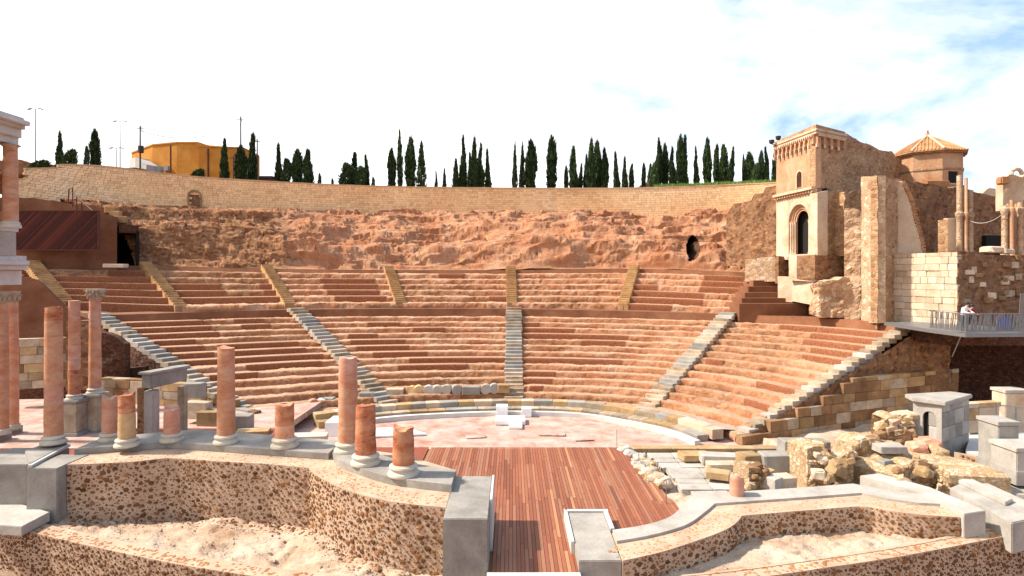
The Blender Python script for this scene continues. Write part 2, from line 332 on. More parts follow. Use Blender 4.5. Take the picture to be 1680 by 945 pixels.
R1b = Ring([(-2, 155, 517.5, 50.15), (-1, 485, 508, 55.7), (0, 843, 507, 57.2), (1, 1195, 515.5, 53.2), (1.5, 1352, 522, 48.6), (2, 1500, 534, 42.15)])
R2 = Ring([(-2, 108, 505, 52), (-1.5, 298, 512, 55.2), (-1, 477, 507, 57.5), (0, 840, 506, 58.8), (.5, 1022, 508, 57.6), (1, 1210, 516, 54.8), (1.5, 1345, 520, 50), (2, 1465, 530, 44)])
R3 = Ring([(-2, 55, 442, 57), (-1.5, 245, 444, 62), (-1, 440, 447, 65), (0, 838, 449, 67.5), (.5, 1040, 448, 66.5), (1, 1243, 454, 63)])
R3b = Ring([(-2, 50, 434, 57.3), (-1.5, 238, 436, 62.3), (-1, 437, 441, 65.3), (0, 838, 443, 67.8), (.5, 1041, 441, 66.8), (1, 1246, 447, 63.3)])
R4 = Ring([(-2, 20, 323, 66), (-1.6, 165, 340, 71), (-1.2, 330, 347, 75.5), (-1, 440, 351, 78), (0, 840, 357, 82), (.6, 1080, 357.5, 80), (1, 1230, 352, 77.5), (1.2, 1300, 348, 75)])
R4t = Ring([(-2, 20, 276, 66), (-1.6, 165, 276, 71), (-1.2, 330, 290, 75.5), (-1, 440, 297, 78), (0, 840, 308, 82), (.6, 1080, 307, 80), (1, 1230, 301, 77.5), (1.2, 1300, 298, 75)])
def sm(a, b, x): t = np.clip((x - a) / (b - a), 0, 1); return t * t * (3 - 2 * t)

PROF = np.array([(0, -.35), (0, 0.0), (0, .3), (0, .55), (.01, .8), (.03, .97), (.09, 1.0), (.2, 1), (.35, 1), (.5, 1), (.65, 1), (.8, 1), (.93, 1), (1.03, 1)])
ERO = np.array([(0, -.35), (-.02, 0.0), (.01, .28), (.03, .52), (.07, .75), (.12, .9), (.2, .96), (.28, .98), (.4, 1), (.52, 1), (.66, 1), (.8, 1.02), (.93, 1.03), (1.03, 1.03)])
def seat_wedge(label, A, B, n, s0, s1, ns, restored, rubb, cls, seed):
    t = thing('seating_wedge', label, 'seating', A((s0 + s1) / 2)[0], 'seating wedges of the ' + cls)
    s = np.linspace(s0, s1, ns); a, b = A(s), B(s); d = b - a; d[:, 2] = 0; rd = np.linalg.norm(d, axis=1) / n; dn = d / np.linalg.norm(d, axis=1)[:, None]
    for i in range(n):
        rest = np.zeros(ns)
        for (r0, r1, q0, q1) in restored:
            if r0 <= i <= r1:
                w = .012; rest = np.maximum(rest, sm(q0 - w, q0, s) * (1 - sm(q1, q1 + w, s)))
        z0 = a[:, 2] + (b[:, 2] - a[:, 2]) * i / n; hr = (b[:, 2] - a[:, 2]) / n
        base = a + (b - a) * (i / n); base[:, 2] = z0
        e = (1 - rest)[:, None] * .8
        x, y = base[:, 0][:, None], base[:, 1][:, None]; zz = np.arange(len(PROF))[None, :] * .35 + i * 3.1
        big = fbm(x * .55, y * .55, zz * .25, 4, seed); fine = fbm(x * 2.2, y * 2.2, zz * .9, 4, seed + 50, .7)
        wob = fbm(x * .3, y * .3, np.full_like(x, i * 2.7), 3, seed + 90)
        f = PROF[None, :, 0] * (1 - e) + (ERO[None, :, 0] * .8 + (wob - .5) * .34 * (ERO[None, :, 1] > .05) * (ERO[None, :, 0] < .8) + (big - .5) * .3 + (fine - .5) * .26) * e
        h = PROF[None, :, 1] * (1 - e) + (ERO[None, :, 1] * (.95 + (big - .5) * .34) + (fine - .5) * .42 * np.clip(ERO[None, :, 1], 0, 1)) * e
        f = np.where(np.arange(len(PROF))[None, :] >= len(PROF) - 1, 1.06, f)
        v = base[:, None, :] + dn[:, None, :] * (f * rd[:, None])[..., None]; v[..., 2] = z0[:, None] + h * hr[:, None] - np.where(np.arange(len(PROF))[None, :] == len(PROF) - 1, .05, 0)
        nv = len(PROF); fc = gridfaces(ns, nv)
        # closed ends
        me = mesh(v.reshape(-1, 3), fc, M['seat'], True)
        rb = np.zeros((ns, nv))
        for (r0, r1, q0, q1, st) in rubb:
            if r0 <= i <= r1: rb = np.maximum(rb, (sm(q0 - .08, q0 + .04, s) * (1 - sm(q1 - .04, q1 + .08, s)) * st)[:, None] * np.ones((1, nv)))
        rb = np.clip(rb * (.4 + 1.2 * big) + sm(.6, .72, fbm(x * .35, y * .35, zz * .1, 3, seed + 7)) * .7, 0, 1)
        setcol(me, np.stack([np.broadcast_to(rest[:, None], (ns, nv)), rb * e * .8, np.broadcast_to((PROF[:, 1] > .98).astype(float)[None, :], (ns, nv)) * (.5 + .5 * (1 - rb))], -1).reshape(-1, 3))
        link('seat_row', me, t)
    return t
LOW = 'lower tier'; UP = 'upper tier'
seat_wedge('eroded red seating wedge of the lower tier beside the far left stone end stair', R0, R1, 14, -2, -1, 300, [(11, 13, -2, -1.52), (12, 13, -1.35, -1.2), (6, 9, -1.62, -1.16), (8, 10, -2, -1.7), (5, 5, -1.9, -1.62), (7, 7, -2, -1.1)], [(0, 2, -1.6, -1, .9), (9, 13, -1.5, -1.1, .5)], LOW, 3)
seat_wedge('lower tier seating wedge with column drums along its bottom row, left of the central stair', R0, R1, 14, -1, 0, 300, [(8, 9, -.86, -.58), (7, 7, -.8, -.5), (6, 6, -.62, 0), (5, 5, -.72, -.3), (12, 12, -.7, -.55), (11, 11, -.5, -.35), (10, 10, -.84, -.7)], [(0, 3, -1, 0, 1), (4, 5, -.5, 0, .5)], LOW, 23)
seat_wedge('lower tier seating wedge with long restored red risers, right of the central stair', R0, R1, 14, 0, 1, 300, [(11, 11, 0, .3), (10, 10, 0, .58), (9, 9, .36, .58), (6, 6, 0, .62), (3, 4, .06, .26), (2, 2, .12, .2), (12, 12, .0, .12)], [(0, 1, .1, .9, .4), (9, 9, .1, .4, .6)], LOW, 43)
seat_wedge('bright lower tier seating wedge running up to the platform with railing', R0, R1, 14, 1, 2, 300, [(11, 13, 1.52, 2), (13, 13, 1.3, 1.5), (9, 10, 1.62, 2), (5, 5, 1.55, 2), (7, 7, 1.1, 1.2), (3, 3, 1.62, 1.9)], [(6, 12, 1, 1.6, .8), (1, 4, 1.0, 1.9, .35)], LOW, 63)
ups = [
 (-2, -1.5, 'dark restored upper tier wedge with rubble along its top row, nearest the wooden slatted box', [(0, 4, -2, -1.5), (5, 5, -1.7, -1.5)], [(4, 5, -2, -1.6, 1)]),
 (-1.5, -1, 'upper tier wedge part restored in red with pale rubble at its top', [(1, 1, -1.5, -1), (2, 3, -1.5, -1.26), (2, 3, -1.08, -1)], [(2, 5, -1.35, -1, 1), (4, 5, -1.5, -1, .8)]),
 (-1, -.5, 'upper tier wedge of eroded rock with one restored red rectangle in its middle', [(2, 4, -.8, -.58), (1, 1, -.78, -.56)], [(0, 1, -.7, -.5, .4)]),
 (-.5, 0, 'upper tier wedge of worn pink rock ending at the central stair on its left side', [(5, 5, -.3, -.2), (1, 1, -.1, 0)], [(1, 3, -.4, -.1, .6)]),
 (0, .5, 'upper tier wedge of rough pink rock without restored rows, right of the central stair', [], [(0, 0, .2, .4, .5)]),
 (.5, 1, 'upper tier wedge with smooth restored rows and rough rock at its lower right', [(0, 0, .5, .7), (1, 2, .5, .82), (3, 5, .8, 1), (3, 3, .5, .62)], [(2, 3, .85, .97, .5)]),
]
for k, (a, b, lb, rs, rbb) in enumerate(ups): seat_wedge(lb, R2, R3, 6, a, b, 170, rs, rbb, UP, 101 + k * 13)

# bands: walkway wall between the tiers, low kerb wall above the upper tier
def band(name, rings, s0, s1, n, mat, label=None, cat=None, parent=None, uvscale=False, jit=0):
    s = np.linspace(s0, s1, n); st = np.stack([r(s) for r in rings], 1)
    if jit: st[..., 2] += (fbm(st[..., 0] * .8, st[..., 1] * .8, st[..., 2], 3, 5) - .5) * jit
    me = mesh(st.reshape(-1, 3), gridfaces(n, len(rings)), mat); o = link(name, me, parent)
    if label: tag(o, label, cat)
    else: o['kind'] = 'structure'
    return o
t = thing('walkway_wall', 'low brown aggregate wall running between the two seating tiers', 'wall', R1(0)[0])
R1d = lambda q: R1(q) - np.array([0, 0, .4])
cuts = [-2, -1, 0, 1, 2]
for a, b in zip(cuts[:-1], cuts[1:]):
    s = np.linspace(a, b, 50); o1, o2 = R1d(s), R1b(s); back = R2(s); back[:, 2] = np.minimum(back[:, 2], o2[:, 2] + .02)
    me = mesh(np.stack([o1, o2, back + np.array([0, .25, 0])], 1).reshape(-1, 3), gridfaces(50, 3), M['concrete_brown']); link('wall_face', me, t)
t = thing('terrace_kerb', 'thin dark kerb wall along the top of the upper seating tier', 'wall', R3(0)[0])
for a, b in ((-2, -1.5), (-1.5, -1), (-1, -.5), (-.5, 0), (0, .5), (.5, 1)):
    s = np.linspace(a, b, 40); o1 = R3(s) - np.array([0, 0, .3]); o2 = R3b(s); o3 = o2 + np.array([0, 1.4, 0])
    me = mesh(np.stack([o1, o2, o3], 1).reshape(-1, 3), gridfaces(40, 3), M['concrete_brown']); link('wall_face', me, t)

# unit block with worn edges, shared between alike pieces
BL = {}
def block_mesh(mat, var=0, ch=.06):
    k = (mat.name, var, ch)
    if k not in BL:
        bm = bmesh.new(); bmesh.ops.create_cube(bm, size=1); bmesh.ops.bevel(bm, geom=bm.edges[:], offset=ch, segments=1, affect='EDGES')
        rr = random.Random(var * 7 + 1)
        for v in bm.verts: v.co += Vector([(rr.random() - .5) * ch * .9 for _ in range(3)])
        BL[k] = bmmesh(bm, mat)
    return BL[k]
def block(name, c, size, ang, mat, parent, tilt=0, ch=.06, label=None):
    return link(name, block_mesh(mat, random.randrange(5), ch), parent, c, (tilt * (random.random() - .5), tilt * (random.random() - .5), ang), size, label=label)

# stairs: every step a piece
def staircase(label, A, B, s, n, width, mats, h=1.5, group=None, name='staircase', jit=.03, sb=None, lift=.16):
    a = A(s)[0]; b = B(sb if sb is not None else s)[0]; t = thing(name, label, 'stairs', a, group)
    d = b - a; hd = math.hypot(d[0], d[1]); ang = math.atan2(d[1], d[0]); rise = d[2] / n; run = hd / n
    for k in range(n):
        f = (k + .5) / n; c = a + d * f; zt = a[2] + rise * (k + 1) + lift
        m = mats[random.randrange(len(mats))]
        block('step', (c[0] + math.cos(ang) * run * .2, c[1] + math.sin(ang) * run * .2, zt - rise * h / 2), (run * 1.35, width + random.uniform(-jit, jit) * 4, rise * h), ang, m, t, .012, .03)
    return t
g = 'stone stairs of the lower tier'
st = [M['step_stone'], M['step_stone'], M['grey_stone'], M['pale_stone']]
staircase('worn grey stone stair at the centre of the lower tier', R0, R1b, 0, 28, 1.45, st, group=g)
staircase('pale stone stair of the lower tier behind the tallest middle column', R0, R1b, -1, 28, 1.45, st, group=g)
staircase('weathered stone stair of the lower tier between central stair and right end', R0, R1b, 1, 28, 1.4, st, group=g)
staircase('white stone end stair of the lower tier above the grey lintel', R0, R1b, -1.985, 26, 1.2, [M['pale_stone'], M['step_stone'], M['grey_stone']], group=g)
staircase('white stone end stair of the lower tier rising to the railed platform', R0, R1b, 1.985, 27, .85, [M['pale_stone'], M['step_stone'], M['step_stone']], group=g)
g = 'yellow stairs of the upper tier'
names = {-2: 'yellow stone stair at the far left end of the upper tier', -1.5: 'second yellow upper stair from the left, below the dark opening', -1: 'yellow upper stair in line with the left pale stone stair', -.5: 'yellow upper stair just left of the central one', 0: 'narrow yellow upper stair at the centre of the theatre', .5: 'yellow upper stair just right of the central one', 1: 'yellow upper stair at the right end of the upper tier, below the church'}
for s, lb in names.items(): staircase(lb, R2, R3b, s, 20, 1.05 if abs(s) < 2 else 1.3, [M['step_yellow']], group=g, h=3.4, jit=.01, lift=.42)

# ------------------------------------------------------------------ ruined rock slope above the upper tier
ns, nf = 900, 150
s = np.linspace(-1.78, 1.12, ns); a = R3b(s) + np.array([0, 1.0, 0]); b = R4(s); f = np.linspace(0, 1, nf)
S, F = np.meshgrid(s, f, indexing='ij'); base = a[:, None, :] + (b - a)[:, None, :] * F[..., None]
X, Y_, Z = base[..., 0], base[..., 1], base[..., 2]
left = 1 - sm(-1.05, -.85, S)
# profile: a broken scarp low down, a ledge, then a gentler bank below the wall
wx1 = 2.2 * (fbm(X * .12, X * 0 + 2, F * 3, 3, 3) - .5); 
prof = .34 * sm(.02, .22, F + .22 * (fbm(X * .16, X * 0, F * 0, 3, 3) - .5)) + .24 * sm(.34, .5, F + .34 * (fbm(X * .11, X * 0 + 3, F * 0, 3, 9) - .5)) + .16 * sm(.66, .76, F + .2 * (fbm(X * .2, X * 0 + 7, F * 0, 3, 19) - .5)) + .26 * F
profl = .12 * F + .62 * sm(.02, .3, F + .06 * (fbm(X * .4, X * 0, F * 0, 3, 5) - .5)) + .26 * sm(.5, .62, F)
pr = prof * (1 - left) + profl * left
Zn = a[:, None, 2] + (b - a)[:, None, 2] * pr
edge = np.minimum(sm(0, .06, F), 1 - sm(.94, 1, F))
dg = X * .8 + Y_ * .6                                      # beds dip across the slope
rd = ridge(dg * .085, Y_ * .2 - X * .03, F * 1.4, 4, 11); fb = fbm(X * .22, Y_ * .9, Zn * .8, 6, 31, .6); fi = ridge(X * .5 + Zn * .8, Y_ * 1.2, Zn * 1.6, 5, 57)
Zn += edge * ((rd - .42) * 2.0 * (1 - .85 * left) + (fb - .5) * .8 + (fi - .4) * .14)
fc_ = fbm(X * .3, Y_ * .8, Zn * .9, 5, 131, .55)
for fq_, am, wp in ((.8, .45, 2.4 * fb + .8 * fc_), (2.3, .22, 1.5 * fb + 1.6 * fc_)):
    st_ = Zn * fq_ + wp; fr_ = st_ - np.floor(st_); lay = (np.floor(st_) + sm(.0, .3, fr_) - wp) / fq_; Zn = Zn * (1 - am * edge) + lay * am * edge
Zn = np.maximum(Zn, a[:, None, 2] + .02 + .3 * F)
Yn = Y_ - edge * ((rd - .4) * 1.2 + (fbm(X * .5, Zn * 1.5, F * 3, 5, 77, .62) - .5) * .6 + (fi - .4) * .2)
Xn = X + edge * (fbm(X * .6, Zn * 1.1, F * 3 + 9, 3, 99) - .5) * .4
# tunnel mouth in the rock (right) 
pxs = CX + Xn / Yn * FPX; pys = HY - (Zn - CAMZ) / Yn * FPX
hole = ((pxs - 1137) / 10.5) ** 2 + ((pys - 407) / 19) ** 2 < 1
tunnel = hole; hole = hole | ((pxs < 199 + (pys - 376) * .38) & (pys > 377) & (pys < 446))      # the side passage cuts into the bank here
v = np.stack([Xn, Yn, Zn], -1); gf = gridfaces(ns, nf); gf = gf[~hole.reshape(-1)[gf].any(1)]; me = mesh(v.reshape(-1, 3), gf, M['seat'], True)
lm = np.clip(left * (1 - sm(.55, .8, F)) * 1.1 + left * sm(.35, .6, fb) * .5 + sm(.62, .75, fbm(X * .25, Y_ * .25, F, 3, 41)) * .4, 0, 1)
setcol(me, np.stack([np.zeros_like(lm) + .2 * sm(.7, 1, F) + .2 + .1 * left, lm, lm * 0], -1).reshape(-1, 3))
slope = link('hillside', me); slope['kind'] = 'structure'
hy = Yn[tunnel].mean(); tm = thing('tunnel_mouth', 'dark oval tunnel mouth in the rock below the right end of the wall', 'opening', P(1137, 428, hy))
m = MB(); ring_a, ring_b = [], []
for k in range(20):
    an = 2 * math.pi * k / 20; px_, py_ = 1137 + 12.5 * math.cos(an), 407 + 21.5 * math.sin(an); j = np.argmin((pxs - px_) ** 2 + (pys - py_) ** 2); yy = Yn.reshape(-1)[j]
    q = P(px_, py_, yy + .12); ring_a.append(q); ring_b.append(Vector((q.x, hy + 5, q.z)))
m.add(ring_a + ring_b, [(k, (k + 1) % 20, 20 + (k + 1) % 20, 20 + k) for k in range(20)]); m.build('tunnel_lining', M['rubble_dark'], tm)
m = MB(); m.add(ring_b, [tuple(range(20))]); m.build('back_wall', M['void'], tm)
ns2 = 40
# ------------------------------------------------------------------ pale restored wall round the top of the theatre
t = thing('perimeter_wall', 'long pale stone perimeter wall curving round the top of the theatre', 'wall', R4(0)[0])
def wall_top_z(px, z):
    return z
def wall_blocks(parent, s0, s1, skip=None, top=None):
    """courses of separate stones, joined: each too small to pick apart"""
    ss = np.linspace(s0, s1, 1600); lo, hi = R4(ss), R4t(ss); L = np.concatenate([[0], np.cumsum(np.linalg.norm(np.diff(lo[:, :2], axis=0), axis=1))])
    V, Fc, C = [], [], []; ch = .29; course = 0
    hmax = (hi[:, 2] - lo[:, 2]).max()
    while course * ch < hmax + .2:
        x = random.uniform(0, .5)
        while x < L[-1] - .2:
            w = random.uniform(.38, .75); x1 = min(x + w, L[-1]); 
            i0, i1 = np.searchsorted(L, x), min(np.searchsorted(L, x1), len(L) - 1); im = (i0 + i1) // 2
            z0 = lo[im, 2] + course * ch; z1 = z0 + ch; lim = hi[im, 2] if top is None else top(lo[im], hi[im, 2])
            if z0 < lim - .08:
                z1 = min(z1, lim)
                if not (skip and skip(lo[im], z0 + .1)):
                    p0, p1 = lo[i0], lo[i1]; d = Vector((p1[0] - p0[0], p1[1] - p0[1], 0)); ln = max(d.length, .01); d /= ln; nrm = Vector((d.y, -d.x, 0)); j = .012
                    out = random.uniform(0, .01)
                    A = Vector((p0[0], p0[1], 0)) + d * j; B_ = Vector((p1[0], p1[1], 0)) - d * j; n0 = len(V)
                    for (q, zz, o) in ((A, z0 + j, out), (B_, z0 + j, out), (B_, z1 - j * .5, out), (A, z1 - j * .5, out), (A, z0 + j, -.35), (B_, z0 + j, -.35), (B_, z1 - j * .5, -.35), (A, z1 - j * .5, -.35)):
                        p = q + nrm * o; V.append((p.x, p.y, zz))
                    Fc += [tuple(n0 + k for k in fc) for fc in ((0, 1, 2, 3), (0, 4, 5, 1), (1, 5, 6, 2), (2, 6, 7, 3), (3, 7, 4, 0))]
                    c = random.choice([1, 1, 1, .9, .8, 1.06, .95]) * random.uniform(.95, 1.04); C += [(c, c, c)] * 8
            x = x1
        course += 1
    me = mesh(V, Fc, M['wall_blocks']); setcol(me, np.array(C)); link('stone_courses', me, parent, kind='stuff')
nt = NT('pale_restored_courses'); at = nt.n('ShaderNodeAttribute', attribute_name='tint')
f = nt.noise(.12, 4); col = nt.ramp(f, [(.35, lin(232, 186, 136, .95)), (.55, lin(240, 199, 150, .95)), (.7, lin(244, 210, 166, .95))])
col = nt.mix(1.0, col, at.outputs['Color'], 'MULTIPLY'); nt.bump(nt.noise(12, 5), .3, .02); M['wall_blocks'] = nt.done(col, .9)
def topfn(p, z):
    px = CX + p[0] / p[1] * FPX
    if px < 42: z -= 1.15
    elif px < 97: z -= .0
    else: z += .38 * float(1 - sm(97, 340, px))
    if px > 1203: z = min(z, z - (np.floor((px - 1203) / 14)) * 0)
    return z
nich = P(320, 345, 75.2)
def skipn(p, z):
    px = CX + p[0] / p[1] * FPX
    return 312 < px < 328 and z < nich.z + 1.9
wall_blocks(t, -2.02, 1.16, skipn, topfn)
# coping and backing behind the courses
s = np.linspace(-2.02, 1.16, 500); lo, hi = R4(s), R4t(s); hz = np.array([topfn(p, z) for p, z in zip(lo, hi[:, 2])])
bk = np.stack([lo + np.array([0, .25, -1.2]), np.c_[lo[:, 0], lo[:, 1] + .25, hz - .12], np.c_[lo[:, 0], lo[:, 1] + .9, hz - .12], np.c_[lo[:, 0], lo[:, 1] + .9, lo[:, 2] - 1]], 1)
link('wall_core', mesh(bk.reshape(-1, 3), gridfaces(500, 4), M['ashlar_new']), t)
cp = np.stack([np.c_[lo[:, 0], lo[:, 1] - .06, hz - .12], np.c_[lo[:, 0], lo[:, 1] - .06, hz + .03], np.c_[lo[:, 0], lo[:, 1] + .95, hz + .03], np.c_[lo[:, 0], lo[:, 1] + .95, hz - .12]], 1)
link('coping', mesh(cp.reshape(-1, 3), gridfaces(500, 4), M['ashlar_new']), t)
# plinth ledge at the wall foot
pl = np.stack([lo + np.array([0, -.35, -.6]), lo + np.array([0, -.35, .02]), lo + np.array([0, .1, .02])], 1)
link('plinth', mesh(pl.reshape(-1, 3), gridfaces(500, 3), M['concrete_brown']), t)
# arched niche
def arch_poly(u0, u1, z0, zs, n=10, pointed=0):
    r = (u1 - u0) / 2; c = (u0 + u1) / 2
    return [(u0, z0), (u1, z0)] + [(c + r * math.cos(math.pi * k / n), zs + r * math.sin(math.pi * k / n)) for k in range(n + 1)]
def planar(mb, org, d, outer, holes, thick):
    """upright slab in the vertical plane org + u*d + z, with holes, extruded away from the viewer"""
    org = Vector(org); d = Vector(d).normalized(); nrm = Vector((-d.y, d.x, 0)); 
    if nrm.y < 0: nrm = -nrm
    polys = [outer] + holes; flat = [p for q in polys for p in q]
    tri = tessellate_polygon([[Vector((p[0], p[1], 0)) for p in q] for q in polys]); n = len(flat)
    w = lambda p, o: org + d * p[0] + Vector((0, 0, p[1])) - Vector((0, 0, org.z)) + nrm * o
    v = [w(p, 0) for p in flat] + [w(p, thick) for p in flat]; f = [tuple(t_) for t_ in tri] + [tuple(i + n for i in reversed(t_)) for t_ in tri]; k = 0
    for q in polys:
        m = len(q); f += [(k + i, k + (i + 1) % m, n + k + (i + 1) % m, n + k + i) for i in range(m)]; k += m
    mb.add(v, f)
dv = Vector(R4(-1.2)[0] - R4(-1.25)[0]); dv.z = 0; dv.normalize()
o_ = Vector((nich.x, nich.y - .12, nich.z)) - dv * .8
mb = MB(); planar(mb, o_, dv, arch_poly(0, 1.6, nich.z - .2, nich.z + 1.75), [arch_poly(.22, 1.38, nich.z - .1, nich.z + 1.75)], .5); mb.build('niche_frame', M['sandstone'], t)
mb = MB(); planar(mb, o_ + Vector((0, .3, 0)), dv, arch_poly(.1, 1.5, nich.z - .2, nich.z + 1.75), [], .2); mb.build('niche_back', M['rubble_brown'], t)

# ------------------------------------------------------------------ terrain
gr = MB(); gr.add([(-3000, -3000, -2.2), (3000, -3000, -2.2), (3000, 3000, -2.2), (-3000, 3000, -2.2)], [(0, 1, 2, 3)]); o = gr.build('ground', M['earth']); o['kind'] = 'structure'
s = np.linspace(-2.6, 1.6, 80); lo = R4t(np.clip(s, -2.3, 1.3)); rows = []
for dy, dz in ((.8, -.5), (4, -.5), (9, -.3), (20, .2), (45, .5), (120, 0), (300, -14), (300, -30)):
    q = lo.copy(); q[:, 0] *= 1 + dy / 110; q[:, 1] += dy; q[:, 2] += dz + (fbm(q[:, 0] * .1, q[:, 1] * .1, 0, 3, 3) - .5) * (1.0 if dy > 8 else .2); rows.append(q)
o = link('hill_terrace', mesh(np.stack(rows, 1).reshape(-1, 3), gridfaces(80, 8), M['earth'], True)); o['kind'] = 'structure'
# ------------------------------------------------------------------ orchestra
o = MB(); o.box(-30, 40, 31.4, 48, -2.1, -0.95); o = o.build('orchestra_base', M['earth']); o['kind'] = 'structure'
nx, ny = 160, 90
xs, ys = np.linspace(-15.5, 15.5, nx), np.linspace(31.3, 45, ny); X, Y_ = np.meshgrid(xs, ys, indexing='ij'); Z = -.9 + (fbm(X * .5, Y_ * .5, 0, 4, 8) - .5) * .10 + .05 * np.round(fbm(X * .25, Y_ * .4, 2, 3, 4) * 5) / 5 - .03
o = link('orchestra_floor', mesh(np.stack([X, Y_, Z], -1).reshape(-1, 3), gridfaces(nx, ny), M['orchestra'])); o['kind'] = 'structure'
# thin broken slabs of old floor lying in the orchestra
EDG = Ring([(0, 545, 697, 39.2), (1, 640, 686, 41.3), (2, 740, 680.5, 42.4), (3, 843, 678.5, 42.9), (4, 950, 683, 42.3), (5, 1040, 697, 39.8), (6, 1100, 712, 37.7), (7, 1146, 729, 35.3)])
s = np.linspace(0, 7, 220); c = EDG(s); c[:, 2] = -.9; d = np.gradient(c, axis=0); d[:, 2] = 0; d /= np.linalg.norm(d, axis=1)[:, None]; nr = np.c_[d[:, 1], -d[:, 0], d[:, 0] * 0]
def curb(name, c, nr, o0, o1, z0, z1, mat, label=None, cat=None, parent=None):
    st = np.stack([np.c_[(c + nr * o0)[:, :2], np.full(len(c), z0)], np.c_[(c + nr * o0)[:, :2], np.full(len(c), z1)], np.c_[(c + nr * o1)[:, :2], np.full(len(c), z1)], np.c_[(c + nr * o1)[:, :2], np.full(len(c), z0)]], 1)
    f = gridfaces(len(c), 4).tolist() + [(0, 1, 2, 3), tuple(4 * (len(c) - 1) + k for k in (3, 2, 1, 0))]
    b = link(name, mesh(st.reshape(-1, 3), f, mat), parent)
    if label: tag(b, label, cat)
    return b
curb('drainage_kerb', c, nr, .28, -.12, -1.0, -.62, M['white_stone'], 'thin white kerb curving round the orchestra floor', 'kerb')
# ring of seat blocks of honour
ring = thing('honour_seat_ring', 'ring of grey and brown stone blocks around the orchestra', 'stone kerb', R0(0)[0])
def ring_blocks(parent, off, zc, h, dep, L0, s0, s1, mats, name='stone'):
    ss = np.linspace(s0, s1, 900); q = EDG(ss); dd = np.gradient(q, axis=0); dd[:, 2] = 0; ln = np.linalg.norm(dd, axis=1); dd /= ln[:, None]; n_ = np.c_[-dd[:, 1], dd[:, 0]]
    p = q[:, :2] + n_ * off; L = np.concatenate([[0], np.cumsum(np.linalg.norm(np.diff(p, axis=0), axis=1))]); x = 0
    while x < L[-1] - .4:
        w = random.uniform(.75, 1.25) * L0; i = min(np.searchsorted(L, x + w / 2), len(L) - 1)
        block(name, (p[i][0], p[i][1], zc), (w * .985, dep, h * random.uniform(.95, 1.04)), math.atan2(dd[i][1], dd[i][0]), random.choice(mats), parent, .015, .03); x += w
ring_blocks(ring, .75, -.72, .44, .8, 1.15, -.2, 6.9, [M['grey_stone'], M['step_stone'], M['step_stone'], M['sandstone']])
ring_blocks(ring, 1.55, -.45, .62, .8, 1.2, -.2, 6.9, [M['grey_stone'], M['step_stone'], M['sandstone'], M['cream_block']])
# bank of earth from ring to first row
s = np.linspace(.1, 6.8, 120); q = EDG(s); dd = np.gradient(q, axis=0); dd /= np.linalg.norm(dd, axis=1)[:, None]; n_ = np.c_[-dd[:, 1], dd[:, 0]]
st = np.stack([np.c_[q[:, :2] + n_ * o_, np.full(120, z_) + (fbm(q[:, 0] * 1.5, o_ * 2, 1, 3, 2) - .5) * .1] for o_, z_ in ((.9, -.62), (1.9, -.25), (2.4, -.3), (3.2, -.42), (4.6, -.62))], 1)
o = link('orchestra_bank', mesh(st.reshape(-1, 3), gridfaces(120, 5), M['orchestra'], True)); o['kind'] = 'structure'
# white podium and chair in the orchestra
mb = MB(); w = P(838, 700, 37.9)
mb2 = thing('speaker_podium', 'white block podium with a step at the foot of the central stair', 'podium', (w.x, w.y, -.9))
def bxp(name, px0, px1, pyt, Y0, Y1, z0, zt, mat, parent, bev=.015):
    m = MB(); m.box((px0 - CX) / FPX * Y0, (px1 - CX) / FPX * Y0, Y0, Y1, z0, zt); return m.build(name, mat, parent, bevel=bev)
bxp('seat_block', 812, 862, 692, 40.0, 41.5, -.88, -.62, M['white_paint'], mb2)
bxp('back_block', 814, 833, 677, 42.0, 42.8, -.88, -.1, M['white_paint'], mb2); bxp('front_step', 835, 857, 700, 38.9, 40.0, -.88, -.74, M['white_paint'], mb2)
bxp('side_block', 856, 872, 681, 42.2, 42.9, -.88, -.3, M['white_paint'], mb2)
o = bxp('white_block', 533, 582, 695, 37.2, 39.0, -.9, -.05, M['white_paint'], None); tag(o, 'large plain white block at the left edge of the orchestra', 'block')
m = MB(); m.prism([tuple(G(612, 716, -.78))[:2], tuple(G(700, 712, -.78))[:2], tuple(G(668, 702, -.78))[:2], tuple(G(618, 703, -.78))[:2]], -.85, -.75); tag(m.build('floor_sheet', M['white_paint']), 'flat white sheet lying on the orchestra floor behind the short columns', 'panel')
# loose slabs of the floor
for i, (px, py, w_, d_, rz) in enumerate([(958, 721, 1.1, .5, .1), (905, 712, 1.6, .7, -.1), (780, 716, 1.2, .8, .2)]):
    g_ = G(px, py, -.86); tag(block('floor_slab', (g_.x, g_.y, -.85), (w_, d_, .05), rz, M['orchestra'], None, .02), ['pale broken slab at the right front of the orchestra', 'thin worn slab right of the white podium', 'thin worn slab left of the white podium', 'slanting pale slab near the right orchestra kerb', 'pale slab beside the white floor sheet', 'long thin slab just in front of the white kerb'][i], 'slab', 'loose slabs on the orchestra floor')

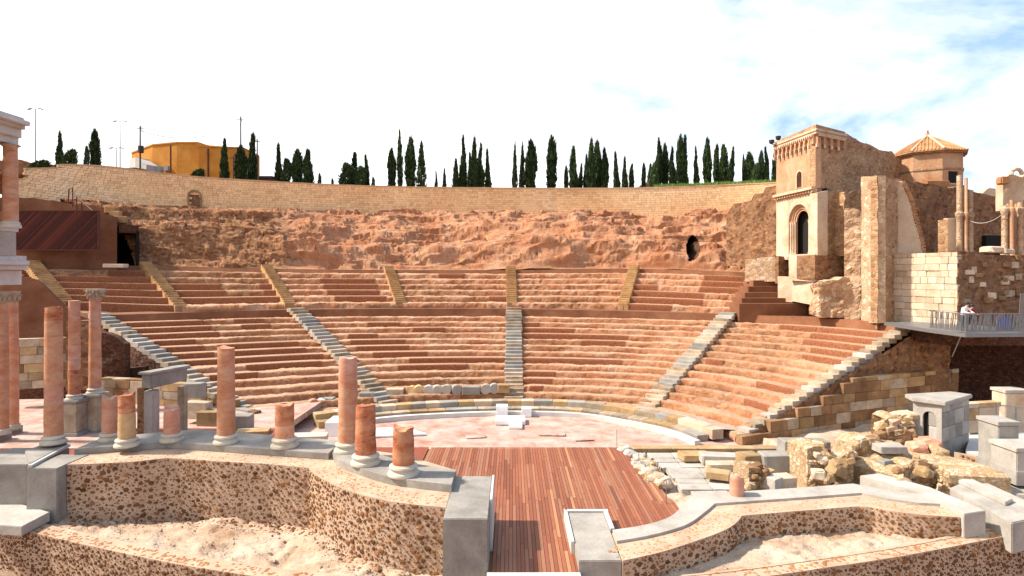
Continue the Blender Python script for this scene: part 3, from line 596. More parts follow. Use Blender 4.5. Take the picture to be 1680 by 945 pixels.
# ------------------------------------------------------------------ stage of red planks
stage = link('stage', (lambda m: ((m.box(-7.2, 5.45, 22.9, 31.55, -.6, -.045), m.box(-23, -7.2, 25.5, 31.55, -.6, -.046)), mesh(m.v, m.f, M['earth']))[1])(MB())); stage['kind'] = 'structure'
passage = link('stage_passage', (lambda m: (m.box(-.72, 2.05, 17.9, 22.9, -.6, -.047), mesh(m.v, m.f, M['earth']))[1])(MB())); passage['kind'] = 'structure'
bm = bmesh.new(); bmesh.ops.create_cube(bm, size=1); pm = bmmesh(bm, M['deck'])
PW = .128; xx = -4.2; count = 0; far = MB()
def right_edge(y): return 5.57 + (31.8 - y) * .115
while xx < 6.6:
    y1 = 31.7; y0 = 18.35 if -.7 < xx < 2.0 else 21.0
    if xx < -.7: y0 = 22.6
    y = y1
    while y > y0 + .05:
        ln = random.choice([3.2, 4.0, 4.6]) if y < y1 else random.uniform(1.5, 4.6); e = max(y - ln, y0)
        if e - y0 < .8: e = y0
        if xx + PW > right_edge((y + e) / 2):
            # planks past the slanting edge start lower down
            ye = 31.8 - (xx + PW - 5.57) / .115
            if ye < y0 + .3: break
            if y > ye: y = ye; e = min(e, y - .3); e = max(e, y0)
        if y - e > .05: link('plank', pm, stage, (xx + PW / 2, (y + e) / 2, -.02 + random.uniform(-.004, .004)), None, (PW - .014, y - e - .01, .05)); count += 1
        y = e
    xx += PW
xx = -22.5
while xx < -4.33:
    far.box(xx + .006, xx + PW - .006, 25.6 if xx < -7.4 else 23.0, 31.7 if xx > -13.4 else 35.6, -.045, .008 + random.uniform(-.004, .004)); xx += PW
far.build('plank_field', M['deck_far'], stage, kind='stuff')
for i, px_ in enumerate((805, 950)):
    pass
mb = MB(); mb.box(-.75, 2.05, 18.05, 18.34, -.3, .03); tag(mb.build('threshold_strip', M['white_stone']), 'white strip across the front end of the plank passage', 'threshold')
# stage front masonry on the right, with its sunk paving
beam = thing('stage_front_blocks', 'row of long yellow blocks continuing the stage edge to the right', 'masonry', P(1110, 745, 31.6))
x = 5.7
while x < 12.6:
    w = random.uniform(1.1, 1.7); block('stone', (x + w / 2, 31.75, -.24), (w * .985, .6, .5), 0, M['sandstone'], beam, .01, .03); x += w

# ------------------------------------------------------------------ fieldstone walls
STN = []
for k in range(8):
    n = random.choice([5, 6, 6, 7]); an = sorted(2 * math.pi * (i + random.uniform(-.3, .3)) / n for i in range(n)); rr = [random.uniform(.75, 1.15) for _ in range(n)]
    v = [(.5 * r_ * math.cos(a), -.02, .42 * r_ * math.sin(a)) for a, r_ in zip(an, rr)] + [(.42 * r_ * math.cos(a), .75 + random.uniform(-.1, .1), .35 * r_ * math.sin(a)) for a, r_ in zip(an, rr)] + [(random.uniform(-.05, .05), 1.0, random.uniform(-.05, .05))]
    f = [(i, (i + 1) % n, n + (i + 1) % n, n + i) for i in range(n)] + [(n + i, n + (i + 1) % n, 2 * n) for i in range(n)]
    STN.append(mesh(v, f, M['incertum_stone']))
def resample(pts, step):
    pts = [Vector((p[0], p[1], 0)) for p in pts]; out = []
    for a, b in zip(pts[:-1], pts[1:]):
        n = max(1, int((b - a).length / step)); out += [a.lerp(b, i / n) for i in range(n)]
    return out + [pts[-1]]
def smoothpath(pts, n=8):
    pts = np.array(pts, float); k = np.arange(len(pts)); out = []
    for i in range(len(pts) - 1):
        p0, p1, p2, p3 = pts[max(i - 1, 0)], pts[i], pts[i + 1], pts[min(i + 2, len(pts) - 1)]
        for j in range(n):
            u = j / n; out.append(.5 * ((2 * p1) + (p2 - p0) * u + (2 * p0 - 5 * p1 + 4 * p2 - p3) * u * u + (3 * p1 - p0 - 3 * p2 + p3) * u**3))
    return [tuple(p) for p in out] + [tuple(pts[-1])]
def fieldstone_face(parent, path, z0, z1, spacing, size, flip=1, maxparts=295, skipdark=None, proud=.045, seed=1):
    """scatter stones over the upright face along path; the largest are parts, the rest one mass"""
    rr = random.Random(seed); q = [Vector((p[0], p[1], 0)) for p in path]; L = [0]
    for a, b in zip(q[:-1], q[1:]): L.append(L[-1] + (b - a).length)
    pts = []; cell = {}
    tries = int(L[-1] * (z1 - z0) / spacing**2 * 40)
    for _ in range(tries):
        x, z = rr.uniform(.05, L[-1] - .05), rr.uniform(z0 + size * .3, z1 - size * .35); ci, cj = int(x / spacing), int(z / spacing)
        if any((x - a)**2 + (1.15 * (z - b))**2 < (spacing * .78)**2 for i in (-1, 0, 1) for j in (-1, 0, 1) for a, b in cell.get((ci + i, cj + j), [])): continue
        cell.setdefault((ci, cj), []).append((x, z)); pts.append((x, z))
    st = []
    for x, z in pts:
        i = 0
        while i < len(L) - 2 and L[i + 1] < x: i += 1
        p = q[i].lerp(q[i + 1], (x - L[i]) / max(L[i + 1] - L[i], 1e-6)); d = (q[i + 1] - q[i]).normalized(); n = Vector((d.y, -d.x, 0)) * flip
        s_ = size * rr.choice([.4, .55, .75, .95, 1.05, 1.35]); st.append((s_ / p.y, p, z, n, s_))
    st.sort(key=lambda a: -a[0]); rest = MB()
    for k, (_, p, z, n, s_) in enumerate(st):
        me = rr.choice(STN); rz = math.atan2(-n.x, n.y); sc = (s_ * rr.uniform(.85, 1.3), proud, s_ * rr.uniform(.75, 1.05)); ro = rr.uniform(0, 6.28)
        mt = Matrix.Translation(Vector((p.x, p.y, z))) @ Matrix.Rotation(rz, 4, 'Z') @ Matrix.Diagonal((*sc, 1)) @ Matrix.Rotation(ro, 4, 'Y')
        if k < maxparts:
            o = link('fieldstone', me, parent, (p.x, p.y, z)); o.rotation_euler = (0, 0, rz); o.scale = sc
        else: rest.add([mt @ v.co for v in me.vertices], [tuple(f.vertices) for f in me.polygons])
    if rest.v: link('small_fieldstones', mesh(rest.v, rest.f, M['incertum_stone']), parent, kind='stuff')
def podium(name, label, front, back, z0, z1, loc, stones=.25, size=.185, seed=1):
    t = thing(name, label, 'podium', loc); poly = list(front) + list(reversed(back))
    m = MB(); m.prism(poly, z0, z1); m.build('mortar_core', M['mortar'], t, bevel=.02)
    fieldstone_face(t, front, max(z0, -.85), z1, stones, size, 1, seed=seed); fieldstone_face(t, front, max(z0, -.85), z1, .15, .075, 1, 0, proud=.02, seed=seed + 50)
    rr = random.Random(seed); mt_ = MB()                                  # small stones showing in the mortar top
    for _ in range(1300):
        i = rr.randrange(len(front) - 1); a, b = Vector((*front[i], 0)), Vector((*front[i + 1], 0)); d = (b - a); ln = d.length
        if rr.random() > ln / 1.2: continue
        d /= ln; p = a + d * rr.random() * ln + Vector((-d.y, d.x, 0)) * rr.uniform(.06, 1.0); s_ = rr.uniform(.03, .075); a0 = rr.uniform(0, 6)
        mt_.add([(p.x + s_ * math.cos(a0 + 6.283 * j / 6) * rr.uniform(.7, 1.2), p.y + s_ * math.sin(a0 + 6.283 * j / 6) * rr.uniform(.7, 1.2), z1 - .003) for j in range(6)] + [(p.x, p.y, z1 + .014)], [(j, (j + 1) % 6, 6) for j in range(6)])
    mt_.build('top_pebbles', M['tile'], t, kind='stuff'); return t
PF = [(-17.3, 23.7), (-16.2, 23.85), (-15.2, 24.0), (-13.9, 24.55), (-13.4, 24.5), (-11.5, 24.1), (-9.5, 23.8), (-7.75, 23.3)] + smoothpath([(-7.75, 23.3), (-7.35, 22.65), (-6.7, 21.9), (-5.5, 20.8), (-3.9, 19.85), (-2.1, 19.35)], 5)[1:]
PB = [(-17.3, 26.2), (-14.5, 27.4), (-10, 26.6), (-7.4, 26.2), (-4.4, 25.0), (-2.1, 23.0)]
podium('stage_podium', 'tall fieldstone podium with curved niche carrying the row of pink columns', PF, PB, -1.3, 1.6, (-10, 24, -.6), seed=3)
def strip(name, front, back, z0, z1, mat, label, cat, bev=.02):
    m = MB(); m.prism(list(front) + list(reversed(back)), z0, z1); return tag(m.build(name, mat, bevel=bev), label, cat)
strip('podium_coping', [(-17.9, 24.9), (-14.7, 25.95), (-10.1, 24.9), (-7.3, 24.3)], [(-17.9, 26.8), (-14.5, 28.1), (-10, 26.9), (-7.3, 26.2)], 1.6, 1.86, M['grey_stone'], 'grey coping slab under the left five column stumps', 'coping')
cf = smoothpath([(-7.2, 24.45), (-6.7, 23.5), (-5.9, 22.7), (-4.2, 21.4), (-2.05, 20.65)], 6)
strip('podium_coping', cf, [(x_ + .55, y_ + 1.55) for x_, y_ in cf[:-6]] + [(-2.05, 22.25)], 1.604, 1.87, M['grey_stone'], 'curved grey coping slab under the three rightmost column stumps', 'coping')
# grey stone end blocks
m = MB(); m.box(-2.09, -.72, 18.4, 22.3, -.6, 1.62); e1 = tag(m.build('podium_end_block', M['grey_stone'], bevel=.025), 'tall grey stone block closing the left podium beside the plank passage', 'stone block')
m = MB(); m.box(-.72, -.64, 19.9, 22.3, -.3, 1.66); tag(m.build('marble_facing', M['white_stone'], bevel=.01), 'thin white slab on the side of the tall grey block', 'marble slab')
m = MB(); m.box(2.02, 3.32, 18.4, 22.1, -.6, .36); tag(m.build('podium_end_block', M['pale_stone'], bevel=.025), 'low grey stone block on the right side of the plank passage', 'stone block')
m = MB(); m.prism([(1.9, 19.6), (2.015, 19.6), (2.015, 22.1), (1.9, 22.4)], -.1, .41); tag(m.build('marble_facing', M['white_stone'], bevel=.01), 'white slab on the passage side of the low grey block', 'marble slab')
m = MB(); m.box(2.0, 3.5, 22.12, 22.28, -.1, .42); m.box(3.325, 3.47, 20.6, 22.12, -.1, .42); tag(m.build('marble_facing', M['white_stone'], bevel=.01), 'white edging round the back corner of the low grey block', 'marble slab')
m = MB(); m.box(-18.5, -17.32, 23.2, 25.0, -.9, 1.62); tag(m.build('podium_end_block', M['grey_stone'], bevel=.025), 'grey block at the left end of the tall fieldstone podium', 'stone block')
# right hand podium, low
QF = smoothpath([(3.33, 18.35), (4.77, 19.0), (6.7, 20.2), (7.65, 21.0), (8.2, 21.75)], 6) + [(8.35, 21.8), (10.1, 22.15), (12.85, 22.65), (13.3, 22.55), (14.0, 22.1), (14.9, 21.8), (15.9, 21.65)]
QB = smoothpath([(3.33, 20.3), (4.4, 20.7), (5.6, 21.6), (6.3, 22.5), (6.9, 23.2)], 6) + [(8.0, 23.5), (10.1, 23.8), (13, 24.4), (14, 23.8), (15.2, 23.2), (15.9, 23.0)]
podium('low_podium', 'low curved fieldstone podium at the lower right', QF, QB, -1.3, .38, (9, 22, -.5), .25, .185, seed=9)
cf = smoothpath([(3.36, 19.5), (4.55, 19.95), (5.9, 20.75), (6.9, 21.85), (7.55, 22.7)], 6) + [(8.2, 22.8), (11.0, 23.3), (13.65, 23.8), (14.3, 23.2), (15.2, 22.75), (16.0, 22.65)]
cb_ = smoothpath([(3.36, 20.35), (4.5, 20.75), (5.55, 21.45), (6.3, 22.5), (7.0, 23.6)], 6) + [(8.3, 23.85), (11.1, 24.3), (13.9, 24.85), (14.9, 24.1), (15.6, 23.75), (16.0, 23.7)]
strip('podium_coping', cf, cb_, .384, .47, M['pale_stone'], 'pale grey coping curving along the low right podium', 'coping', .01)
m = MB(); m.prism([(15.95, 21.5), (16.95, 21.8), (16.6, 24.2), (15.6, 25.9), (14.6, 25.6), (15.9, 23.6)], -.7, .55); tag(m.build('podium_end_block', M['pale_stone'], bevel=.02), 'slanting grey block at the right end of the low podium', 'stone block')
# sunken exedra ground in front of the podiums
nx, ny = 560, 150; xs = np.linspace(-26, 26, nx); tt = np.linspace(0, 1, ny)
WALL = smoothpath([(-26, 25.6), (-22, 23.9), (-19.2, 22.75), (-16, 21.5), (-12.5, 20.2), (-9.7, 19.3), (-6, 18.4), (-2, 17.95), (2, 17.95), (6, 18.4), (9.9, 19.35), (13, 20.2), (16.5, 21.35), (20, 22.6), (26, 25.4)], 8)
wx, wy = np.array([p[0] for p in WALL]), np.array([p[1] for p in WALL]); yw = np.interp(xs, wx, wy)
X = np.repeat(xs[:, None], ny, 1); Y_ = yw[:, None] + .5 + tt[None, :] * (27.5 - yw[:, None])
Z = -.52 + (fbm(X * .45, Y_ * .45, 0, 4, 61) - .5) * .5 + (fbm(X * 2.2, Y_ * 2.2, 0, 5, 71, .62) - .5) * .2 + .07 * np.floor(3 * fbm(X * .7, Y_ * .7, 0, 4, 171)) - .07 - .25 * sm(.25, .6, tt)[None, :] * sm(0, -6, X) ; Z[:, 0] = -.42; Z[:, :4] = np.minimum(Z[:, :4], -.38)
Z = np.where(X > 3.2, Z + .12, Z)
o = link('exedra_ground', mesh(np.stack([X, Y_, np.where((X > -2.1) & (X < 3.3), np.minimum(Z, -.7), Z)], -1).reshape(-1, 3), gridfaces(nx, ny), M['gravel'], True)); o['kind'] = 'structure'
# pebbles and small stones lying on it
def pebbles(name, label, X0, X1, f, n, s0, s1, mat, seed, z_of):
    rr = random.Random(seed); m = MB()
    for _ in range(n):
        x = rr.uniform(X0, X1); y = f(x, rr); s_ = rr.uniform(s0, s1) * (1 if rr.random() < .85 else 1.8); z = z_of(x, y)
        k = 5; a0 = rr.uniform(0, 6); v = [(x + s_ * math.cos(a0 + 6.283 * i / k) * rr.uniform(.7, 1.2), y + s_ * math.sin(a0 + 6.283 * i / k) * rr.uniform(.7, 1.2), z - s_ * .3) for i in range(k)] + [(x + rr.uniform(-.2, .2) * s_, y + rr.uniform(-.2, .2) * s_, z + s_ * rr.uniform(.25, .4))]
        m.add(v, [(i, (i + 1) % k, k) for i in range(k)])
    o = m.build(name, mat); o['kind'] = 'stuff'; o['label'] = label; o['category'] = 'gravel'
def foot(x, r): return float(np.interp(x, [p[0] for p in PF], [p[1] for p in PF])) - .1 - abs(r.gauss(0, .5))
def zg(x, y):
    i = int((x + 26) / 52 * (nx - 1)); j = int((y - yw[i] - .5) / (27.5 - yw[i]) * (ny - 1)); return float(Z[min(max(i, 0), nx - 1), min(max(j, 0), ny - 1)])
pebbles('gravel', 'loose pale stones scattered on the ground below the tall podium', -19, -2.3, lambda x, r: float(np.interp(x, wx, wy)) + .6 + r.random() ** 1.4 * 4.2, 3200, .012, .05, M['gravel'], 1, zg)
pebbles('gravel', 'loose pale stones scattered on the ground below the low podium', 3.5, 19, lambda x, r: float(np.interp(x, wx, wy)) + .6 + r.random() * 3.4, 2600, .012, .045, M['gravel'], 2, zg)
pebbles('rubble', 'brown clods and broken stone lying along the foot of the tall podium', -17, -2.3, foot, 900, .02, .09, M['earth'], 3, zg)
# front retaining wall
fw = thing('front_wall', 'curved fieldstone retaining wall along the bottom edge of the view', 'wall', (0, 18, -3))
path = [(a, b) for a, b in WALL]; bkp = [(a * .985, b + .62) for a, b in WALL]
m = MB(); m.prism(path + list(reversed(bkp)), -3.2, -.32); m.build('mortar_core', M['mortar'], fw, bevel=.03)
fieldstone_face(fw, path, -2.0, -.32, .21, .155, 1, 295, seed=21); fieldstone_face(fw, path, -1.7, -.32, .13, .06, 1, 0, proud=.02, seed=71)
# stones showing in the wall top
rr = random.Random(5); mtop = MB()
for _ in range(900):
    i = rr.randrange(len(WALL) - 1); a, b = WALL[i], WALL[i + 1]; u = rr.random(); w = rr.uniform(.05, .55); x, y = a[0] + (b[0] - a[0]) * u, a[1] + (b[1] - a[1]) * u + w; s_ = rr.uniform(.05, .11); k = 6; a0 = rr.uniform(0, 6)
    v = [(x + s_ * math.cos(a0 + 6.283 * j / k) * rr.uniform(.7, 1.2), y + s_ * math.sin(a0 + 6.283 * j / k) * rr.uniform(.7, 1.2), -.325) for j in range(k)] + [(x, y, -.30)]
    mtop.add(v, [(j, (j + 1) % k, k) for j in range(k)])
mtop.build('top_pebbles', M['tile'], fw, kind='stuff')

# ------------------------------------------------------------------ columns
def column(name, label, px, pyb, pyt, Y, dia, mats, base=True, top='broken', lean=0, group='pink marble columns', capital=False, ped=0, seed=0, pedmat=None, pod=False):
    """mats: list of (upper fraction limit, material) from the bottom upwards; each drum is a piece"""
    Y += dia * .55 if pod else 0; b = P(px, pyb, Y); t_ = P(px, pyt, Y); b.z = 1.862 if pod else b.z; H = t_.z - b.z; r = dia / 2; rr = random.Random(seed + px)
    t = thing(name, label, 'column', (b.x, b.y, b.z - ped), group); z = b.z
    if ped:
        m = MB(); m.box(b.x - r * 1.45, b.x + r * 1.45, b.y - r * 1.45, b.y + r * 1.45, b.z - ped + .22, b.z - .16); pd_ = m.build('pedestal', pedmat or M['step_stone'], t, bevel=.03)
        m = MB(); m.box(b.x - r * 1.75, b.x + r * 1.75, b.y - r * 1.75, b.y + r * 1.75, b.z - .16, b.z); m.build('pedestal_cap', M['grey_stone'], pd_, bevel=.03)
        m = MB(); m.box(b.x - r * 1.75, b.x + r * 1.75, b.y - r * 1.75, b.y + r * 1.75, b.z - ped, b.z - ped + .22); m.build('pedestal_foot', M['grey_stone'], pd_, bevel=.03)
    if base:
        h = .36 * dia / .7; pr = [(r * 1.42, 0), (r * 1.44, .03 * h), (r * 1.46, .14 * h), (r * 1.40, .3 * h), (r * 1.30, .36 * h), (r * 1.2, .45 * h), (r * 1.18, .55 * h), (r * 1.26, .62 * h), (r * 1.32, .72 * h), (r * 1.28, .86 * h), (r * 1.12, .92 * h), (r * 1.06, h)]
        m = MB(); m.lathe(pr, (b.x, b.y, b.z), 28); m.build('base', M['base_stone'], t, smooth=True); z += h
    ztop = t_.z - (.95 * dia if capital else 0)
    lo = z
    for k, (fr, mt) in enumerate(mats):
        z1 = b.z + (ztop - b.z) * fr; n = 36; nz = max(4, int((z1 - lo) / .1)); v = []
        for j in range(nz + 1):
            zz = lo + (z1 - lo) * j / nz; tot = (zz - b.z) / H; rad = r * (1.03 - .1 * tot)
            if j == 0 or j == nz: rad *= .985
            for i in range(n):
                a = 2 * math.pi * i / n; v.append((b.x + math.cos(a) * rad, b.y + math.sin(a) * rad, zz))
        v = np.array(v); ang = np.arctan2(v[:, 1] - b.y, v[:, 0] - b.x); rough_ = .06 if mt in (M['col_red'], M['col_cream']) else .026
        nn = fbm(np.cos(ang) * 1.6 + px, np.sin(ang) * 1.6, v[:, 2] * 2.4, 4, 7) - .5; s_ = 1 + nn * rough_ * 2.6; v[:, 0] = b.x + (v[:, 0] - b.x) * s_; v[:, 1] = b.y + (v[:, 1] - b.y) * s_
        f = [(j * n + i, j * n + (i + 1) % n, (j + 1) * n + (i + 1) % n, (j + 1) * n + i) for j in range(nz) for i in range(n)]
        if top == 'broken' and k == len(mats) - 1 and not capital:
            v[-n:, 2] += (fbm(np.cos(ang[-n:]) * .8 + px, np.sin(ang[-n:]) * .8, 0, 3, seed + 3) - .5) * .5 - .06
        c0 = len(v); v = np.vstack([v, [(b.x, b.y, v[-n:, 2].mean() + .02)]]); f += [((nz) * n + i, nz * n + (i + 1) % n, c0) for i in range(n)]
        me = mesh(v, f, mt, True); me.set_sharp_from_angle(angle=R(50)); link('drum', me, t); lo = z1 + .004
    if capital:
        cz = ztop; m = MB(); m.lathe([(r * .95, 0), (r * 1.0, .04), (r * .98, .1 * dia), (r * 1.12, .35 * dia), (r * 1.2, .6 * dia), (r * 1.38, .8 * dia)], (b.x, b.y, cz), 20)
        for row, (zz, rad, hh) in enumerate(((.06, 1.02, .42), (.3, 1.1, .45))):
            for i in range(8):
                a = 2 * math.pi * (i + .5 * row) / 8; c_, s_ = math.cos(a), math.sin(a); p0 = Vector((b.x + c_ * r * rad, b.y + s_ * r * rad, cz + zz * dia)); p1 = p0 + Vector((c_ * r * .12, s_ * r * .12, hh * dia * .7)); p2 = p0 + Vector((c_ * r * .45, s_ * r * .45, hh * dia))
                m.tube([p0, p1, p2, p2 + Vector((c_ * .03, s_ * .03, -.06))], [r * .24, r * .24, r * .16, r * .05], 5)
        m.box(b.x - r * 1.3, b.x + r * 1.3, b.y - r * 1.3, b.y + r * 1.3, cz + .8 * dia, cz + .95 * dia); m.build('capital', M['capital_stone'], t)
    return t
M['base_stone'] = stone('pale_column_base_stone', lin(204, 190, 168, K), lin(226, 214, 194, K), lin(238, 228, 212, K), 1.5, .08, .3, 16, .015, .8, .2)
M['capital_stone'] = stone('carved_pale_capital', lin(176, 150, 124, K), lin(204, 180, 154, K), lin(222, 204, 182, K), 2.5, .1, .6, 14, .03, .85, .35)
p_, r_, ro, cr = M['col_pink'], M['col_red'], M['col_rose'], M['col_cream']
column('column', 'plain rose column stump partly hidden behind a two-toned stump', 181, 727, 650, 25.9, .64, [(1, ro)], True, pod=True)
column('column', 'two-toned column stump, cream below and red above', 208, 736, 643, 25.0, .66, [(.62, cr), (1, r_)], pod=True)
column('column', 'shortest pink stump on a chipped pale base, left of the tall plain column', 282, 727, 668, 25.8, .66, [(1, ro)], pod=True)
column('column', 'tall plain salmon column with a chipped top on the podium', 371, 731, 567, 25.45, .72, [(.9, p_), (1, p_)], pod=True)
column('column', 'short stump of red and pink halves left of the tall pair', 467, 738, 660, 24.85, .78, [(.5, p_), (1, r_)], pod=True)
column('column', 'tall column with a dark pink upper drum behind a short red stump', 571, 745, 584, 24.2, .77, [(.28, p_), (.75, p_), (1, ro)], pod=True)
column('column', 'waist-high banded red stump in front of the tall dark-topped column', 600, 767, 662, 22.55, .78, [(.42, r_), (1, r_)], pod=True)
column('column', 'deeply worn dark red stump nearest the plank passage', 662, 786, 700, 21.3, .78, [(1, r_)], pod=True)
column('column', 'tall pink column with a dark band on the grey plinth at far left', 88, 727, 503, 25.8, .68, [(.28, p_), (.42, ro), (.9, p_), (1, r_)])
column('column', 'slim pink column on a square pedestal, without a capital', 122, 655, 493, 34.3, .6, [(.3, r_), (.55, ro), (.82, p_), (1, ro)], ped=2.0, top='flat')
column('column', 'slim pink column with carved capital on a square pedestal', 156, 645, 474, 35.2, .62, [(.12, ro), (.7, p_), (1, ro)], ped=2.3, capital=True)
column('column', 'low pink drum standing in the sunken ruins at right', 1209, 812, 779, 23.6, .55, [(1, ro)], False)
# ------------------------------------------------------------------ generic ruined walls
def pxwall(name, pts, thick, mat, parent=None, amp=.12, res=.2, jag=.3, label=None, cat=None, seed=0, z0=None, fr=1.2):
    """upright wall through the points (px, y of foot, y of top, distance); rough face and broken top"""
    B = [P(p[0], p[1], p[3]) for p in pts]; T = [P(p[0], p[2], p[3]) for p in pts]
    L = np.concatenate([[0], np.cumsum([math.hypot(b.x - a.x, b.y - a.y) for a, b in zip(B[:-1], B[1:])])])
    nu = max(4, int(L[-1] / res) + 1); u = np.linspace(0, L[-1], nu); ip = lambda vals: np.interp(u, L, vals)
    X, Y_, zb, zt = ip([b.x for b in B]), ip([b.y for b in B]), ip([b.z for b in B]), ip([t.z for t in T])
    if z0 is not None: zb = np.full(nu, z0)
    zt = zt + (fbm(u * 1.1, 0, seed, 4, seed) - .5) * jag * 2 - jag * .2
    nv = max(4, int((zt - zb).max() / res) + 1); d = np.stack([np.gradient(X), np.gradient(Y_)], -1); d /= np.linalg.norm(d, axis=1)[:, None]
    n = np.stack([d[:, 1], -d[:, 0]], -1)                                     # towards the viewer for paths running left to right
    w = np.linspace(0, 1, nv); Zg = zb[:, None] + (zt - zb)[:, None] * w[None, :]
    def face(off, sd, a):
        dsp = (fbm(X[:, None] * fr, Y_[:, None] * fr, Zg * fr, 5, sd) - .5) * 2 * a
        return np.stack([X[:, None] + n[:, 0:1] * (off + dsp), Y_[:, None] + n[:, 1:2] * (off + dsp), Zg], -1)
    F, Bk = face(0, seed, amp), face(-thick, seed + 5, amp * .5); nn = nu * nv
    v = np.concatenate([F.reshape(-1, 3), Bk.reshape(-1, 3)]); g1 = gridfaces(nu, nv); fc = g1.tolist() + (g1[:, ::-1] + nn).tolist()
    for i in range(nu - 1): a, b = i * nv + nv - 1, (i + 1) * nv + nv - 1; fc.append((a, b, b + nn, a + nn))
    for i in (0, nu - 1):
        for j in range(nv - 1): a, b = i * nv + j, i * nv + j + 1; fc.append((a, b, b + nn, a + nn) if i == 0 else (b, a, a + nn, b + nn))
    o = link(name, mesh(v, fc, mat), parent)
    if label: tag(o, label, cat)
    return o
def ashlar(parent, p0, p1, z0, z1, ch, bl, mats, thick=.5, top=None, bottom=None, name='stone', ch_=.03, seed=0, rough=.03):
    """courses of separate blocks from p0 to p1 (plan), each a piece"""
    rr = random.Random(seed); p0, p1 = Vector((p0[0], p0[1], 0)), Vector((p1[0], p1[1], 0)); d = p1 - p0; L = d.length; d /= L; n = Vector((d.y, -d.x, 0)); ang = math.atan2(d.y, d.x); z = z0
    while z < z1 - .05:
        h = min(ch * rr.uniform(.85, 1.15), z1 - z); x = -rr.uniform(0, bl * .6)
        while x < L:
            w = bl * rr.uniform(.6, 1.5); a, b = max(x, 0), min(x + w, L); x += w
            if b - a < .12: continue
            c = (a + b) / 2
            if top and z + h * .6 > top(c): continue
            if bottom and z + h * .4 < bottom(c): continue
            q = p0 + d * c - n * (thick / 2) + n * rr.uniform(0, rough)
            block(name, (q.x, q.y, z + h / 2), (b - a - .015, thick, h - .015), ang, rr.choice(mats), parent, .008, ch_)
        z += h

# ================================================================== LEFT SIDE
# end wall of the seating under the left end stair
A, B = R0(-2)[0], R1(-2)[0]
t = thing('seating_end_wall', 'dark rubble end wall under the left white stone stair', 'wall', A)
L0 = Vector((A[0] + .3, A[1] - .55, -.9)); L1 = Vector((B[0], B[1] - .65, -.9))
dd = (L1 - L0); n = 60
u = np.linspace(0, 1, n); zt = A[2] + (B[2] - A[2]) * u + .05 + .12 * (fbm(u * 30, 0, 0, 3, 3) - .5); nv = 40; w = np.linspace(0, 1, nv)
Zg = -1 + (zt + 1)[:, None] * w[None, :]; Xg = L0.x + dd.x * u; Yg = L0.y + dd.y * u
dsp = (fbm(Xg[:, None] * 1.5, Yg[:, None], Zg * 1.5, 5, 8) - .5) * .5
link('rubble_face', mesh(np.stack([Xg[:, None] + 0 * w, Yg[:, None] + dsp, Zg], -1).reshape(-1, 3), gridfaces(n, nv)[:, ::-1], M['rubble_dark']), t)
dl = Vector((L1.x - L0.x, L1.y - L0.y)); ashlar(t, (L1.x + 3, L1.y - .9), (L0.x - .2, L0.y - .35), -.9, 1.5, .55, 1.1, [M['sandstone'], M['brown_block'], M['brown_block'], M['grey_stone']], .5, top=lambda c: 2.6 - .14 * c, seed=4)
# tall mottled end wall of the upper tier, with its arched passage at the foot
pxwall('passage_wall', [(-40, 560, 440, 47.5), (30, 560, 452, 47.8), (60, 560, 458, 48.5), (112, 565, 510, 49.5), (168, 570, 532, 50)], 1.2, M['concrete_brown'], None, .04, .25, .05, 'mottled brown concrete wall below the leftmost yellow stair', 'wall', 3)
pw = thing('side_entrance_wall', 'yellow block wall with dark openings behind the slim pedestal columns', 'wall', P(60, 640, 41))
ashlar(pw, tuple(P(10, 640, 41))[:2], tuple(P(118, 640, 42.5))[:2], 1.2, 5.3, .55, 1.0, [M['sandstone'], M['brown_block'], M['step_stone']], .6, top=lambda c: 5.1 - .5 * abs(math.sin(c * 1.9)), seed=9)
ashlar(pw, tuple(P(165, 640, 43))[:2], tuple(P(330, 690, 41))[:2], -.2, 1.7, .6, 1.2, [M['sandstone'], M['brown_block'], M['step_stone']], .6, top=lambda c: 1.8 - .05 * c, seed=19)
o = pxwall('door_pier', [(108, 640, 528, 40), (150, 640, 526, 40.3)], .8, M['rubble_brown'], pw, .04, .2, .05, seed=6); o = pxwall('door_pier', [(165, 640, 545, 44), (205, 640, 560, 44)], .6, M['rubble_dark'], pw, .1, .2, .3, seed=16)
pxwall('dark_passage_back', [(15, 712, 628, 44), (240, 708, 600, 45)], .4, M['rubble_dark'], pw, .05, .4, .05, seed=2)
# floor under the left ruins
m = MB(); m.box(-45, -13.5, 31.6, 52, -.4, -.02); o = m.build('side_entrance_floor', M['orchestra']); o['kind'] = 'structure'
# grey lintel doorway
t = thing('lintel_doorway', 'grey stone doorway with a heavy tilted lintel left of the tall column', 'doorway', P(270, 705, 33))
def lb(name, p0, p1, w, h, mat, bev=.03):
    m = MB(); m.bar(p0, p1, w, h); return m.build(name, mat, t, bevel=bev)
lb('lintel', P(240, 626, 31.6), P(300, 613, 34.6), .55, .72, M['grey_stone']); lb('lintel_cap', P(237, 613, 31.5), P(303, 601, 34.8), .75, .14, M['grey_stone'])
m = MB(); q = P(248, 640, 32); m.box(q.x - .22, q.x + .28, q.y - .3, q.y + .3, 0, q.z); m.build('jamb', M['pale_stone'], t, bevel=.03)
m = MB(); q = P(232, 640, 31.8); m.box(q.x - .3, q.x + .1, q.y + .1, q.y + .9, 0, q.z + .1); m.build('jamb', M['rubble_brown'], t, bevel=.03)
m = MB(); q = P(298, 633, 34.6); m.box(q.x - .15, q.x + .2, q.y - .2, q.y + .3, 0, q.z); m.build('jamb', M['step_stone'], t, bevel=.03)
